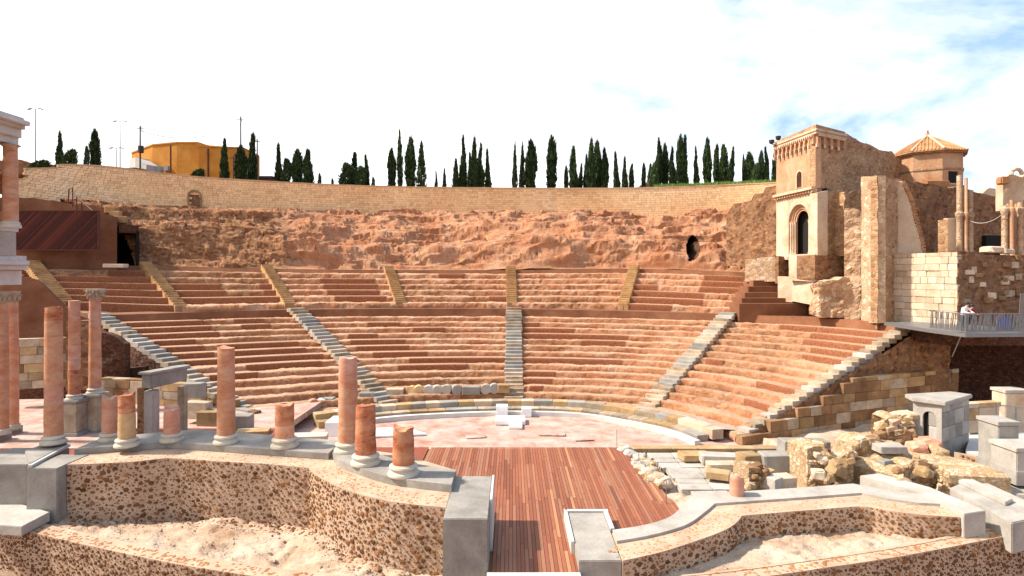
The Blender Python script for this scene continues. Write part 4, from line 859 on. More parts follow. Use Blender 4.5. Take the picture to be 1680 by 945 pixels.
# loose blocks along the left stage edge
for px, py, Y, w_, d_, h_, mt, lb_ in [(392, 692, 35.5, 1.5, .8, .85, 'grey_stone', 'dark grey block just right of the tall plain column'), (345, 690, 36.5, 1.3, .8, 1.2, 'sandstone', 'upright yellow block left of the tall plain column'), (318, 640, 38, 1.2, .7, .9, 'grey_stone', 'grey block on the rubble above the stump with chipped base'), (325, 672, 37, 1.5, .7, 1.0, 'step_stone', 'pale square block behind the stump with chipped base'), (415, 708, 34.5, 1.8, .9, .4, 'sandstone', 'low yellow slab between the tall column and the red and pink stump'), (330, 712, 33.6, 2.2, .8, .4, 'cream_block', 'low cream slab on the planks left of the tall plain column'), (506, 712, 33.6, 2.0, .9, .35, 'cream_block', 'low cream slab behind the red and pink stump')]:
    q = P(px, py, Y); zz = q.z if py < 700 else 0.0
    tag(block('stone_block', (q.x, q.y, zz), (w_, d_, h_), random.uniform(-.2, .2), M[mt], None, .03, .035), lb_, 'stone block')

# reconstructed stage front at the far left edge
t = thing('stage_facade', 'rebuilt two-storey stage front with grey bases and white cornices at the left edge', 'building', P(-20, 720, 25))
def fbox(name, px0, px1, pyt, pyb, Y0, Y1, mat, bev=.02):
    m = MB(); z1, z0 = P(0, pyt, Y1 if pyb < 450 else Y0).z, P(0, pyb, Y1 if pyb < 450 else Y0).z; x1 = (px1 - CX) / FPX * Y1; m.box(min((px0 - CX) / FPX * Y0, x1 - .8), x1, Y0, Y1, z0, z1); return m.build(name, mat, t, bevel=bev)
def fcol(px, pyb, pyt, Y, dia, cap):
    b, tp = P(px, pyb, Y), P(px, pyt, Y); r = dia / 2; m = MB(); H = tp.z - b.z; ch = .6 if cap else .12
    m.lathe([(r * 1.05, .3), (r * 1.03, H * .4), (r * .92, H - ch)], b, 28); o = m.build('shaft', M['col_pink'], t, smooth=True)
    m = MB(); m.lathe([(r * 1.4, 0), (r * 1.44, .1), (r * 1.25, .17), (r * 1.3, .25), (r * 1.1, .3)], b, 28); m.build('base', M['base_stone'], t, smooth=True)
    m = MB(); z = H - ch; m.lathe([(r * .95, z), (r * 1.0, z + ch * .3), (r * 1.3, z + ch * .8), (r * 1.35, H)], b, 14)
    if cap:
        for i in range(10):
            a = 6.283 * i / 10; c_ = Vector((math.cos(a), math.sin(a), 0)); m.tube([b + c_ * r * 1.02 + Vector((0, 0, z + .08)), b + c_ * r * 1.15 + Vector((0, 0, z + .3)), b + c_ * r * 1.5 + Vector((0, 0, z + .42))], [r * .26, r * .24, r * .1], 5)
    m.build('capital', M['capital_stone'], t)
# lower storey
fcol(21, 704, 478, 34.5, .56, True); fcol(5, 712, 478, 33, .52, True)
fbox('pedestal', 6, 38, 704, 760, 34, 35, M['grey_stone']); fbox('pedestal', -20, 20, 712, 770, 32.5, 33.6, M['grey_stone'])
fbox('back_wall', -80, -12, 470, 735, 25.2, 27.5, M['rubble_brown'], 0)
for k, (x1, a, b) in enumerate(((36, 442, 472), (46, 434, 443), (49, 428, 435), (44, 420, 429))): fbox('entablature', -60, x1, a, b, 27.2 - .06 * k, 34.8 - .06 * k, M['white_stone'])
fbox('attic_block', -60, 27, 380, 420.5, 27.6, 30, M['pale_stone']); fbox('attic_cap', -60, 31, 374, 381, 27.5, 30.1, M['white_stone'])
# upper storey
fcol(17, 374, 238, 28.6, .6, False); fbox('upper_wall', -60, -2, 238, 376, 26.0, 29, M['rubble_brown'], 0)
for k, (x1, a, b) in enumerate(((31, 226, 239), (36, 212, 227), (42, 206, 213), (50, 200, 207), (40, 194, 201))): fbox('upper_entablature', -60, x1, a, b, 25.4 - .05 * k, 29 - .05 * k, M['white_stone'])
# grey plinths in front of it
def gb(lbl, px0, px1, pyt, pyb, zt, Yd, mat, name='stone_plinth'):
    Y0 = FPX * (CAMZ - zt) / (pyt - HY); m = MB(); m.box((px0 - CX) / FPX * Y0, (px1 - CX) / FPX * Y0, Y0, Y0 + Yd, -.8, zt); return tag(m.build(name, mat, bevel=.025), lbl, 'plinth')
gb('grey stone plinth under the stage front at the left edge', -60, 44, 762, 820, 1.6, 2.3, M['grey_stone'])
q0, q1 = G(48, 770, 1.55), G(112, 735, 1.55)
m = MB(); m.prism([(q0.x, q0.y), (q1.x, q1.y), (q1.x - 1.0, q1.y + .8), (q0.x - 1.6, q0.y + 1.8)], -.4, 1.75); tag(m.build('column_plinth', M['grey_stone'], bevel=.02), 'slanting grey plinth with white edge carrying the tall banded column', 'plinth')
m = MB(); m.bar(Vector((q0.x + .06, q0.y - .06, 1.68)), Vector((q1.x + .06, q1.y - .06, 1.68)), .14, .1); tag(m.build('edge_strip', M['white_stone']), 'white stone strip along the slanting grey plinth', 'strip')
m = MB(); q = [G(-30, 862, 0), G(36, 866, -.0), G(82, 842, 0), G(18, 824, 0), G(-30, 832, 0)]; m.prism([(p.x, p.y) for p in q], -.3, .05); tag(m.build('floor_slab', M['pale_stone'], bevel=.02), 'flat white slab on the ground at the lower left corner', 'slab')
m = MB(); q = [G(30, 838, -.2), G(90, 838, -.2), G(110, 770, -.2), G(50, 780, -.2)]; m.prism([(p.x, p.y) for p in q], -.4, -.2); o = m.build('side_deck', M['deck_far']); o['kind'] = 'structure'

# upper left: concrete block, slatted wooden box, stair rail
t = thing('concrete_buttress', 'brown concrete wall under the dark slatted wooden box', 'wall', P(120, 440, 58))
m = MB(); a, b = P(20, 440, 57), P(192, 440, 60.2)
m.prism([(a.x - 6, a.y), (a.x, a.y), (b.x, b.y), (b.x * 1.1, b.y * 1.1), (a.x - 6, a.y + 6)], 8.2, [14.9, 14.9, 14.2, 14.2, 14.9]); m.build('wall_body', M['concrete_brown'], t)
m = MB(); a2, b2 = P(150, 352, 61.5), P(192, 356, 63.0); m.prism([(a2.x, a2.y), (b2.x, b2.y), (b2.x * 1.07, b2.y * 1.07), (a2.x * 1.07, a2.y * 1.07)], 13, [15.6, 14.9, 15.3, 16]); m.build('wall_top', M['concrete_brown'], t)
pxwall('earth_bank', [(-20, 352, 322, 62), (60, 352, 325, 64), (175, 358, 342, 66), (215, 365, 350, 68)], 5, M['concrete_brown'], None, .06, .4, .1, 'brown earth bank between the slatted box and the pale wall', 'bank', 22)
for i, (px, py, Y) in enumerate([(182, 345, 66), (190, 352, 65), (198, 360, 64)]):
    q = P(px, py, Y); tag(block('stone_block', (q.x, q.y, q.z), (1.0, .8, .7), .2, M['step_yellow'], None, .1), ['top yellow block of the broken stair beside the slatted box', 'middle yellow block of the broken stair beside the slatted box', 'lowest yellow block of the broken stair beside the slatted box'][i], 'stone block')
q = P(190, 436, 58.5); tag(block('stone_slab', (q.x, q.y, q.z), (1.9, 1, .35), .1, M['cream_block'], None, .05), 'pale slab at the foot of the dark opening on the upper left', 'slab')
t = thing('slatted_box', 'dark red wooden slatted enclosure high on the left', 'wooden enclosure', P(90, 410, 56.5))
Yb = 56.6; x0, x1, z0_, z1_ = P(27, 0, Yb).x, P(162, 0, Yb).x, P(0, 410, Yb).z, P(0, 346, Yb).z; zl = P(0, 342, Yb).z
sl = .19
k = x0 - (z1_ - z0_)
while k < x1:       # diagonal boards, clipped to the panel
    a = [k, z0_]; b = [k + (z1_ - z0_), z1_]
    if a[0] < x0: a = [x0, z0_ + (x0 - k)]
    if b[0] > x1: b = [x1, z1_ - (b[0] - x1)]
    if b[0] - a[0] > .15:
        m = MB(); m.bar((a[0], Yb, a[1]), (b[0], Yb, b[1]), .05, sl * .66, (0, 0, 1)); m.build('slat', M['dark_slat'], t)
    k += sl * 1.35
m = MB(); m.box(x0, x1, Yb + .1, Yb + .2, z0_, z1_); m.build('backing', M['rust'], t)
m = MB()
for p, q in (((x0, z0_), (x1, z0_)), ((x0, z1_), (x1, z1_)), ((x0, z0_), (x0, z1_)), ((x1, z0_), (x1, z1_))): m.bar((p[0], Yb - .02, p[1]), (q[0], Yb - .02, q[1]), .12, .1)
m.build('frame', M['rust'], t)
t = thing('stair_handrail', 'rusty metal handrail climbing from the slatted wooden box', 'handrail', P(120, 350, 57.2))
m = MB(); pts = [P(112, 333, 60), P(113, 310, 60), P(119, 308, 60), P(119, 316, 60), P(162, 355, 57)]
m.tube(pts, .06, 6); m.build('rail', M['rust'], t)
for px, p0, p1 in ((119, 340, 316), (126, 345, 323), (134, 350, 331), (148, 353, 343)):
    m = MB(); m.tube([P(px, p0, 58.5), P(px, p1, 58.5)], .05, 6); m.build('baluster', M['rust'], t)
# dark passage mouth beside the rock, left
t = thing('passage_mouth', 'dark passage opening between the concrete wall and the rubble bank', 'opening', P(206, 440, 61))
m = MB(); a, b = P(189, 441, 60.3), P(222, 441, 62.0); kx = 1.11
for (c0, c1) in (((a.x, a.y), (a.x * kx, a.y * kx)), ((b.x, b.y + .4), (b.x * kx, b.y * kx))):
    mm = MB(); mm.bar((c0[0], c0[1], 11.2), (c1[0], c1[1], 11.2), .3, 4.4); mm.build('side_wall', M['void'], t)
m = MB(); m.prism([(a.x, a.y + .6), (b.x, b.y + .6), (b.x * kx, b.y * kx), (a.x * kx, a.y * kx)], 13.2, 14.0); m.build('ceiling', M['rubble_dark'], t)
m = MB(); m.prism([(a.x * 1.1, a.y * 1.1), (b.x * 1.1, b.y * 1.1), (b.x * kx, b.y * kx), (a.x * kx, a.y * kx)], 8, 13.6); m.build('back_wall', M['void'], t)
m = MB(); m.prism([(a.x, a.y), (b.x, b.y), (b.x * kx, b.y * kx), (a.x * kx, a.y * kx)], 9.2, 9.45); m.build('floor', M['earth'], t)

# column drums and blocks lying along the bottom row
def drum(px, py, Y, r, mat, lab, yaw=0, ln=.6):
    q = P(px, py, Y); m = MB(); m.lathe([(r * .96, -ln / 2), (r, -ln / 2 + .03), (r, ln / 2 - .03), (r * .96, ln / 2)], (0, 0, 0), 20); me = mesh(m.v, m.f, mat)
    o = link('column_drum', me, None, q, (R(90), 0, yaw)); return tag(o, lab, 'column drum', 'column drums lying along the lowest rows')
names_ = [(675, 641, 'orange drum at the left of the drum row'), (687, 640, 'second orange drum, beside the leftmost of the drum row'), (703, 640, 'pale drum third in the row left of the central stair'), (717, 640, 'white drum with a socket hole, left of centre in the drum row'), (733, 639, 'white drum in the middle of the drum row'), (749, 639, 'white drum at the right of the drum row'), (797, 638, 'left one of the two white drums beside the central stair'), (811, 637, 'right one of the two white drums beside the central stair')]
for i, (px, py, lb_) in enumerate(names_): drum(px, py, 46.3, .38, M['col_cream'] if i < 2 else M['pale_stone'], lb_, random.uniform(-.2, .2))
for px, py, mt, lb_ in [(478, 668, 'col_rose', 'rose drum in the row behind the red and pink stump'), (514, 663, 'col_rose', 'rose drum right of a yellow one behind the podium columns')]: drum(px, py, 43.2, .38, M[mt], lb_, .5, .5)
for px, py, Y, mt, w_, lb_ in [(496, 666, 43.4, 'sandstone', 1.0, 'yellow block between two rose drums'), (528, 661, 43.8, 'white_stone', .6, 'small white block right of the rose drums'), (540, 659, 44, 'grey_stone', .8, 'grey block right of the small white one'), (602, 650, 45, 'grey_stone', 1.1, 'dark grey block just right of the tall dark-topped column'), (648, 644, 45.8, 'cream_block', 1.3, 'large cream block at the left of the drum row'), (773, 640, 46.3, 'grey_stone', 1.4, 'long grey block between the drums left of the central stair'), (826, 637, 46.3, 'sandstone', .9, 'yellow boulder against the central stair'), (945, 664, 44.2, 'cream_block', 1.3, 'flat cream block on the kerb right of the central stair')]:
    q = P(px, py, Y); tag(block('stone_block', (q.x, q.y, q.z), (w_, .7, .62 if px < 900 else .4), random.uniform(-.1, .1), M[mt], None, .05, .06), lb_, 'stone block')
# ================================================================== RIGHT SIDE
# end wall of the seating under the right end stair
A, B = R0(2)[0], R1(2)[0]; A = Vector(A) + Vector((.12, -.42, 0)); B = Vector(B) + Vector((.12, -.42, 0)); dirn = (B - A); dirn.z = 0; Lw = dirn.length; dirn.normalize()
ew = thing('seating_end_wall', 'brown rubble and yellow block end wall under the right white stone stair', 'wall', A)
n = 90; u = np.linspace(0, Lw + 2.5, n); zt = np.minimum(A.z + (B.z - A.z) * u / Lw, B.z) + .12; Xg, Yg = A.x + dirn.x * u, A.y + dirn.y * np.minimum(u, Lw) + np.maximum(u - Lw, 0) * .15; Xg = np.where(u > Lw, A.x + dirn.x * Lw + (u - Lw), Xg)
nv = 40; w = np.linspace(0, 1, nv); Zg = -1 + (zt + 1)[:, None] * w[None, :]; dsp = (fbm(Xg[:, None] * 1.5, Yg[:, None], Zg * 1.5, 5, 18) - .5) * .45
link('rubble_face', mesh(np.stack([Xg[:, None] + 0 * w, Yg[:, None] + dsp, Zg], -1).reshape(-1, 3), gridfaces(n, nv), M['rubble_brown']), ew)
ashlar(ew, (A.x - .1, A.y - .35), (A.x + dirn.x * (Lw + 4), A.y + dirn.y * (Lw + 4) - .35), -.9, 2.4, .62, 1.25, [M['sandstone'], M['sandstone'], M['step_stone'], M['sandstone'], M['rubble_block']] if 'rubble_block' in M else [M['brown_block'], M['brown_block'], M['brown_block'], M['sandstone'], M['step_stone']], .55, top=lambda c: min(2.45, -.75 + c * .345), seed=31, rough=.08)
# ---- church on the terraces
tw = thing('church_tower', 'square church tower with corbelled cornice and an arched stone doorway', 'tower', (25, 51, 10.6))
A, B, C = Vector((24.9, 50, 0)), Vector((24.15, 55.7, 0)), Vector((28.3, 52.1, 0)); D = B + (C - A)
eAB = (A - B).normalized(); LAB = (A - B).length; eAC = (C - A).normalized(); LAC = (C - A).length
zb, zm, zt = 10.3, 16.1, 20.3
def face(name, mat, outer, holes, org, d, th=.6, label=None):
    m = MB(); planar(m, org, d, outer, holes, th); return m.build(name, mat, tw)
rect = lambda L, a, b, o=0: [(-o, a), (L + o, a), (L + o, b), (-o, b)]
nl = Vector((-eAB.y, eAB.x, 0)); nl = nl if nl.x > 0 else -nl      # into the tower from the left face
def planar_in(mb, org, d, outer, holes, thick, inward):
    org = Vector(org); d = Vector(d); polys = [outer] + holes; flat = [p for q in polys for p in q]; tri = tessellate_polygon([[Vector((p[0], p[1], 0)) for p in q] for q in polys]); n = len(flat)
    wv = lambda p, o: Vector((org.x, org.y, 0)) + d * p[0] + Vector((0, 0, p[1])) + inward * o
    v = [wv(p, 0) for p in flat] + [wv(p, thick) for p in flat]; f = [tuple(t_) for t_ in tri] + [tuple(i + n for i in reversed(t_)) for t_ in tri]; k = 0
    for q in polys: m_ = len(q); f += [(k + i, k + (i + 1) % m_, n + k + (i + 1) % m_, n + k + i) for i in range(m_)]; k += m_
    mb.add(v, f)
cu = LAB * .62; ra = 1.42; spz = 13.55; ow = .33
m = MB(); planar_in(m, B, eAB, rect(LAB, zb, zm), [arch_poly(cu - ra, cu + ra, zb + .35, spz, 14)], .1, nl); m.build('portal_wall', M['plaster_pale'], tw)
m = MB(); planar_in(m, B - nl * .12, eAB, arch_poly(cu - ra - .42, cu + ra + .42, zb + .2, spz, 16), [arch_poly(cu - ra - .02, cu + ra + .02, zb + .21, spz, 16)], .3, nl); m.build('outer_archivolt', M['cream_block'], tw)
for k in range(1, 4):
    r1 = ra - .17 * (k - 1); r0 = r1 - .18; m = MB(); planar_in(m, B + nl * (.1 * k), eAB, arch_poly(cu - r1 - .05, cu + r1 + .05, zb + .3, spz, 14), [arch_poly(cu - r0, cu + r0, zb + .31, spz, 14)], .11, nl); m.build('archivolt', M['plaster'], tw)
for sg in (-1, 1):
    for k in range(3):
        q = B + eAB * (cu + sg * (ra - .1 - .17 * k)) + nl * (.04 + .1 * k); m = MB(); m.lathe([(.11, .35), (.11, .55), (.07, .62), (.065, spz - zb - .35), (.1, spz - zb - .1), (.11, spz - zb)], (q.x, q.y, zb), 12); m.build('jamb_shaft', M['cream_block'], tw, smooth=True)
m = MB(); planar_in(m, B + nl * .85, eAB, rect(LAB, zb, zm), [], .2, nl); m.build('inner_wall', M['void'], tw)
m = MB(); planar_in(m, B, eAB, rect(LAB, zm + .02, zt), [arch_poly(cu - .36, cu + .36, zm + .35, zm + 1.35, 10)], .5, nl); m.build('tower_wall', M['plaster'], tw)
m = MB(); planar_in(m, B - nl * .05, eAB, arch_poly(cu - .52, cu + .5, zm + .25, zm + 1.35, 12), [arch_poly(cu - .36, cu + .36, zm + .26, zm + 1.35, 12)], .2, nl); m.build('window_frame', M['cream_block'], tw)
m = MB(); planar_in(m, B + nl * .9, eAB, arch_poly(cu - .4, cu + .4, zm + .3, zm + 1.4, 12), [], .1, nl); m.build('window_back', M['void'], tw)
na = Vector((-eAC.y, eAC.x, 0)); na = na if na.y > 0 else -na
m = MB(); planar_in(m, A + nl * .004, eAC, rect(LAC, zb, zt), [], .5, na); m.build('tower_wall', M['church_wall'], tw)
m = MB(); m.prism([tuple(x_)[:2] for x_ in (B + nl * .5, C + na * .5, D)], zb, zt); m.build('tower_core', M['plaster'], tw)
# string course, corbel table, cornice
m = MB(); m.bar(B - nl * .12 + Vector((0, 0, zm)), A - nl * .12 + Vector((0, 0, zm)), .5, .22); m.build('string_course', M['plaster_pale'], tw)
for k in range(15):
    q = B + eAB * (LAB * (k + .5) / 15) - nl * .1; m = MB(); m.box(q.x - .14, q.x + .14, q.y - .12, q.y + .12, zm - .33, zm - .11); m.build('corbel', M['plaster'], tw)
def corbels(org, e, L, inward, n, zc):
    for k in range(n):
        u0, u1 = L * k / n, L * (k + 1) / n; w_ = (u1 - u0)
        mm = MB(); planar_in(mm, org - inward * .2, e, [(u0, zc), (u1, zc), (u1, zc + .75), (u0, zc + .75)], [arch_poly(u0 + .14 * w_, u1 - .14 * w_, zc + .02, zc + .35, 8)], .2, inward); mm.build('blind_arch', M['plaster'], tw)
        q = org + e * u0 - inward * .16; mm = MB(); mm.box(q.x - .1, q.x + .1, q.y - .1, q.y + .1, zc - .28, zc); mm.build('corbel', M['plaster_pale'], tw)
corbels(B, eAB, LAB, nl, 9, zt - .6); corbels(A, eAC, LAC, na, 4, zt - .6)
def ringprism(o, z0, z1): 
    c = (A + B + C + D) / 4; return [tuple(c + (p - c) * (1 + o / 3.2))[:2] for p in (A, C, D, B)]
m = MB(); m.prism(ringprism(.32, 0, 0), zt + .16, zt + .36); m.build('cornice', M['plaster_pale'], tw, bevel=.04)
m = MB(); m.prism(ringprism(.42, 0, 0), zt + .36, zt + .62); m.build('cornice', M['plaster_pale'], tw, bevel=.06)
for e, L, inw, n, org in ((eAB, LAB, nl, 20, B), (eAC, LAC, na, 11, A)):
    for k in range(n):
        q = org + e * (L * (k + .5) / n) - inw * .22; mm = MB(); mm.box(q.x - .09, q.x + .09, q.y - .09, q.y + .09, zt + .02, zt + .17); mm.build('dentil', M['plaster_pale'], tw)
m = MB(); m.prism(ringprism(.2, 0, 0), zt + .62, [zt + .95, zt + .85, zt + .9, zt + .8]); m.build('parapet_top', M['church_wall'], tw)
# floodlights on the tower corner
t = thing('floodlight_bracket', 'pair of dark floodlights on the back corner of the tower cornice', 'floodlight', (B.x - .3, B.y, zt + .5))
for k, (dx, dz) in enumerate(((-.35, .2), (.25, .55))):
    m = MB(); m.lathe([(.12, 0), (.22, .1), (.24, .35)], (B.x - .2 + dx, B.y - .3, zt + .35 + dz), 12); m.build('lamp_head', M['steel_dark'], t)
m = MB(); m.tube([(B.x - .55, B.y - .3, zt + .55), (B.x - .1, B.y - .2, zt + .4), (B.x + .1, B.y - .3, zt + .9)], .04, 5); m.build('bracket', M['steel_dark'], t)
# rubble wall between perimeter wall and tower
pxwall('rubble_buttress', [(1192, 436, 352, 63), (1204, 436, 334, 62), (1232, 438, 330, 60.5), (1236, 440, 318, 60.2), (1252, 440, 316, 59.4), (1256, 440, 306, 59.2), (1292, 440, 300, 57)], 6, M['rubble_brown'], None, .2, .18, .12, 'brown rubble masonry wall between the pale perimeter wall and the tower', 'wall', 12)
# terraces under the church
pxwall('terrace_wall', [(1222, 462, 425, 57), (1278, 462, 420, 55)], 2, M['rubble_cream'], None, .08, .2, .08, 'cream rubble terrace wall left of the tower foot', 'wall', 41)
pxwall('terrace_wall', [(1277, 465, 420, 54.2), (1296, 465, 421, 54.8)], .35, M['rubble_brown'], None, .08, .2, .06, 'short brown wall in the angle below the tower doorway', 'wall', 42)
pxwall('terrace_wall', [(1294, 460, 417, 52), (1338, 462, 416, 49.5)], 2, M['plaster_pale'], None, .05, .2, .06, 'pale terrace wall directly under the tower doorway', 'wall', 43)
pxwall('terrace_wall', [(1337, 458, 417, 49.3), (1392, 458, 420, 50.3)], 2, M['rubble_brown'], None, .12, .18, .1, 'dark rubble wall right of the tower doorway foot', 'wall', 44)
pxwall('terrace_wall', [(1276, 494, 453, 53.5), (1300, 496, 455, 52.4)], 1.2, M['plaster_pale'], None, .04, .2, .04, 'smooth pale retaining wall beside the red terrace steps', 'wall', 45)
pxwall('terrace_wall', [(1299, 494, 456, 52.2), (1332, 500, 458, 50), (1334, 500, 458, 49.8)], 1.2, M['plaster_pale'], None, .05, .2, .06, 'pale wall with a square recess above the red terrace steps', 'wall', 46)
pxwall('fallen_masonry', [(1328, 516, 470, 48.6), (1345, 520, 455, 47.8), (1380, 522, 452, 47.5), (1412, 524, 460, 47.2), (1425, 524, 470, 47)], 2.5, M['rubble_cream'], None, .7, .14, .5, 'lumpy mass of broken cream masonry below the church', 'ruin', 47, fr=.8)
st_ = thing('terrace_steps', 'short flight of broad red terrace steps below the church', 'steps', P(1270, 515, 52))
for k, (pxl, pxr, pyt, pyb, Y) in enumerate([(1213, 1324, 498, 517, 52.0), (1217, 1325, 489, 500, 52.9), (1222, 1302, 480, 491, 53.8), (1228, 1278, 470, 482, 54.8), (1236, 1277, 460, 472, 55.8)]):
    a, b = P(pxl, pyb, Y), P(pxr, pyt, Y); m = MB(); m.box(a.x, b.x, Y, Y + 2.4, a.z - .6, b.z); m.build('step', M['concrete_brown'], st_, bevel=.03)
# church ruins
cw = thing('church_ruin', 'roofless ruined church walls of brown rubble behind the tower', 'ruin', P(1480, 413, 55))
pxwall('pilaster', [(1341, 420, 316, 49.4), (1358, 420, 312, 49.7)], .8, M['plaster_pale'], cw, .02, .3, .02, seed=1)
pxwall('side_wall', [(1357, 420, 318, 49.9), (1386, 420, 303, 51)], 1, M['church_wall'], cw, .06, .2, .1, seed=51)
pxwall('tall_wall', [(1374, 420, 222, 53.2), (1388, 420, 217, 54), (1398, 420, 222, 54.6), (1412, 420, 232, 55.5), (1440, 420, 244, 57.5), (1462, 420, 247, 59), (1475, 420, 268, 60), (1494, 420, 290, 62)], 1.0, M['church_wall'], cw, .16, .18, .2, seed=52)
m = MB(); q = P(1374, 300, 52.9); m.tube([P(1378, 300, 53), P(1376, 222, 53)], .1, 8); m.build('drain_pipe', M['steel_dark'], cw)
pxwall('broken_wall', [(1385, 525, 345, 47.5), (1400, 525, 340, 47.2), (1420, 525, 350, 46.8)], 1.2, M['rubble_cream'], cw, .25, .16, .3, seed=53)
pxwall('rubble_slope', [(1386, 420, 312, 49.5), (1404, 420, 308, 50), (1416, 420, 330, 50)], 1.2, M['church_wall'], cw, .3, .2, .3, seed=63)
pr_ = [(26.75, 46.6), (26.4, 44.0), (28.75, 45.4), (29.2, 47.6)]
pxwall('pier_face', [(1413, 530, 290, 46.6), (1441, 530, 288, 44.0)], .5, M['rubble_cream'], cw, .07, .14, .06, seed=54)
pxwall('pier_face', [(1440, 530, 288, 44.0), (1473, 528, 294, 45.4)], .5, M['church_wall'], cw, .1, .14, .06, seed=55)
m = MB(); m.prism([(27.1, 46.5), (26.6, 44.4), (28.7, 45.6), (28.9, 47)], 5, [16.1, 16.0, 15.9, 16.0]); m.build('pier_core', M['church_wall'], cw)
# smooth pale panel with a ragged brick edge
def panel_pt(px, py): 
    Y = 45.6 - (px - 1468) * .02; return P(px, py, Y)
m = MB(); ol = [(1468, 416), (1468, 297), (1481, 297), (1486, 308), (1494, 325), (1499, 345), (1505, 368), (1512, 392), (1516, 416)]; v = [panel_pt(*p) for p in ol]
k = len(v); back = [p + Vector((.5, 1.2, 0)) for p in v]; m.add(v + back, [tuple(range(k))] + [tuple(reversed([i + k for i in range(k)]))] + [(i, (i + 1) % k, k + (i + 1) % k, k + i) for i in range(k)]); m.build('plaster_panel', M['plaster_pale'], cw)
for a, b in zip(ol[2:-1], ol[3:]):
    for j in range(5):
        u = (j + .5) / 5; q = panel_pt(a[0] + (b[0] - a[0]) * u + 1.5, a[1] + (b[1] - a[1]) * u); block('brick', (q.x, q.y + .3, q.z), (random.uniform(.2, .34), .6, .16), 0, M['brick'] if 'brick' in M else M['tile'], cw, .1, .05)
pxwall('nave_wall', [(1480, 420, 294, 50), (1500, 420, 299, 50.5), (1530, 420, 303, 51), (1566, 420, 308, 52), (1580, 420, 305, 52.5), (1602, 420, 316, 53.5), (1625, 420, 320, 54), (1700, 420, 330, 56)], 1.2, M['rubble_nave'] if 'rubble_nave' in M else M['rubble_brown'], cw, .14, .18, .15, seed=57)
pxwall('pillar', [(1548, 420, 358, 47.8), (1555, 420, 358, 47.2)], .8, M['plaster_pale'], cw, .02, .3, .02, seed=58); pxwall('pillar', [(1555, 420, 360, 47.2), (1574, 420, 362, 48)], .7, M['church_wall'], cw, .04, .3, .03, seed=59)
pxwall('broken_wall', [(1610, 420, 318, 54.5), (1622, 420, 308, 54.6), (1640, 420, 312, 54.8)], .8, M['plaster_pale'], cw, .1, .2, .2, seed=60)
m = MB(); q0, q1 = P(1618, 416, 53.2), P(1652, 416, 53.8); m.prism([(q0.x, q0.y), (q1.x, q1.y), (q1.x, q1.y + .5), (q0.x, q0.y + .5)], q0.z, q0.z + 1.6); m.build('dark_doorway', M['void'], cw)
# clustered gothic piers
def cluster(name, label, px, pyb, pyt, Y, offs, capy, loc):
    t = thing(name, label, 'pier', loc)
    for dx, dy, r, dpt in offs:
        b, tp = P(px + dx, pyb, Y + dy), P(px + dx, pyt + dpt, Y + dy); cz = P(px, capy, Y).z; m = MB(); H = tp.z - b.z; hc = cz - b.z
        pr = [(r * 1.3, 0), (r * 1.3, .25), (r, .4), (r, hc - .3), (r * 1.15, hc - .25), (r * 1.45, hc), (r * 1.45, hc + .12), (r * .95, hc + .2), (r * .9, H)]
        m.lathe(pr, b, 12); m.build('shaft', M['rubble_cream'] if r > .17 else M['plaster'], t, smooth=True)
    return t
cluster('clustered_pier', 'broken cluster of slim Gothic shafts in front of the brown nave wall', 1583, 418, 290, 46.5, [(-9, 0, .2, -2), (-3, .2, .1, 14), (2, -.2, .12, 2), (9, .1, .2, 22)], 352, P(1583, 418, 46.5))
cp2 = cluster('clustered_pier', 'tall cluster of Gothic shafts with carved capitals at the right edge', 1662, 420, 288, 44, [(-14, 0, .19, 50), (-8, .2, .1, 46), (-2, -.2, .14, 40), (5, .2, .1, 46), (12, 0, .2, 44), (20, .2, .14, 40)], 345, P(1662, 420, 44))
m = MB(); m.tube([P(1668 + 9 * math.cos(a), 287 - 10 * math.sin(a), 44) for a in np.linspace(0, math.pi, 9)], .14, 7); m.build('rib_springer', M['plaster_pale'], cp2)
pxwall('upper_masonry', [(1646, 345, 292, 44.6), (1660, 345, 284, 44.6), (1676, 345, 290, 44.6), (1692, 345, 282, 44.6)], .7, M['plaster_pale'], cp2, .12, .16, .3, seed=71)
m = MB(); q = P(1646, 296, 44.3); m.box(q.x - .35, q.x + .3, q.y - .3, q.y + .3, q.z - .3, q.z + .25); m.build('bracket_stone', M['tile'], cp2, bevel=.08)
# sagging cable between the piers
m = MB(); a, b = P(1590, 362, 46.3), P(1652, 345, 44); m.tube([a.lerp(b, u) - Vector((0, 0, 1.0 * (4 * u * (1 - u)) * .5)) for u in np.linspace(0, 1, 10)], .025, 4); tag(m.build('hanging_cable', M['concrete']), 'thin cable sagging between the two clustered piers', 'cable')
# octagonal lantern with tiled roof
t = thing('octagonal_drum', 'octagonal church drum with tiled pyramid roof and a dark window', 'dome drum', P(1523, 300, 58))
Yd = 60; cx_, cy_ = P(1522, 300, Yd).x, Yd; r = 3.0; z0, z1, zc = P(0, 306, Yd - 2.6).z, P(0, 249, Yd - 3).z, P(0, 275, Yd - 3).z
oct_ = lambda r_, o=.578: [(cx_ + r_ * math.cos(o + k * math.pi / 4), cy_ + r_ * math.sin(o + k * math.pi / 4)) for k in range(8)]
m = MB(); m.prism(oct_(r), z0 - 1, z1); m.build('drum_wall', M['plaster'], t)
m = MB(); m.prism(oct_(r + .08), zc - .12, zc + .06); m.build('string_course', M['church_wall'], t); m = MB(); m.prism(oct_(r + .28), z1, z1 + .22); m.build('eaves', M['church_wall'], t)
za = P(0, 222, Yd).z; ap = Vector((cx_, cy_, za)); ro = oct_(r + .42); zr = z1 + .22
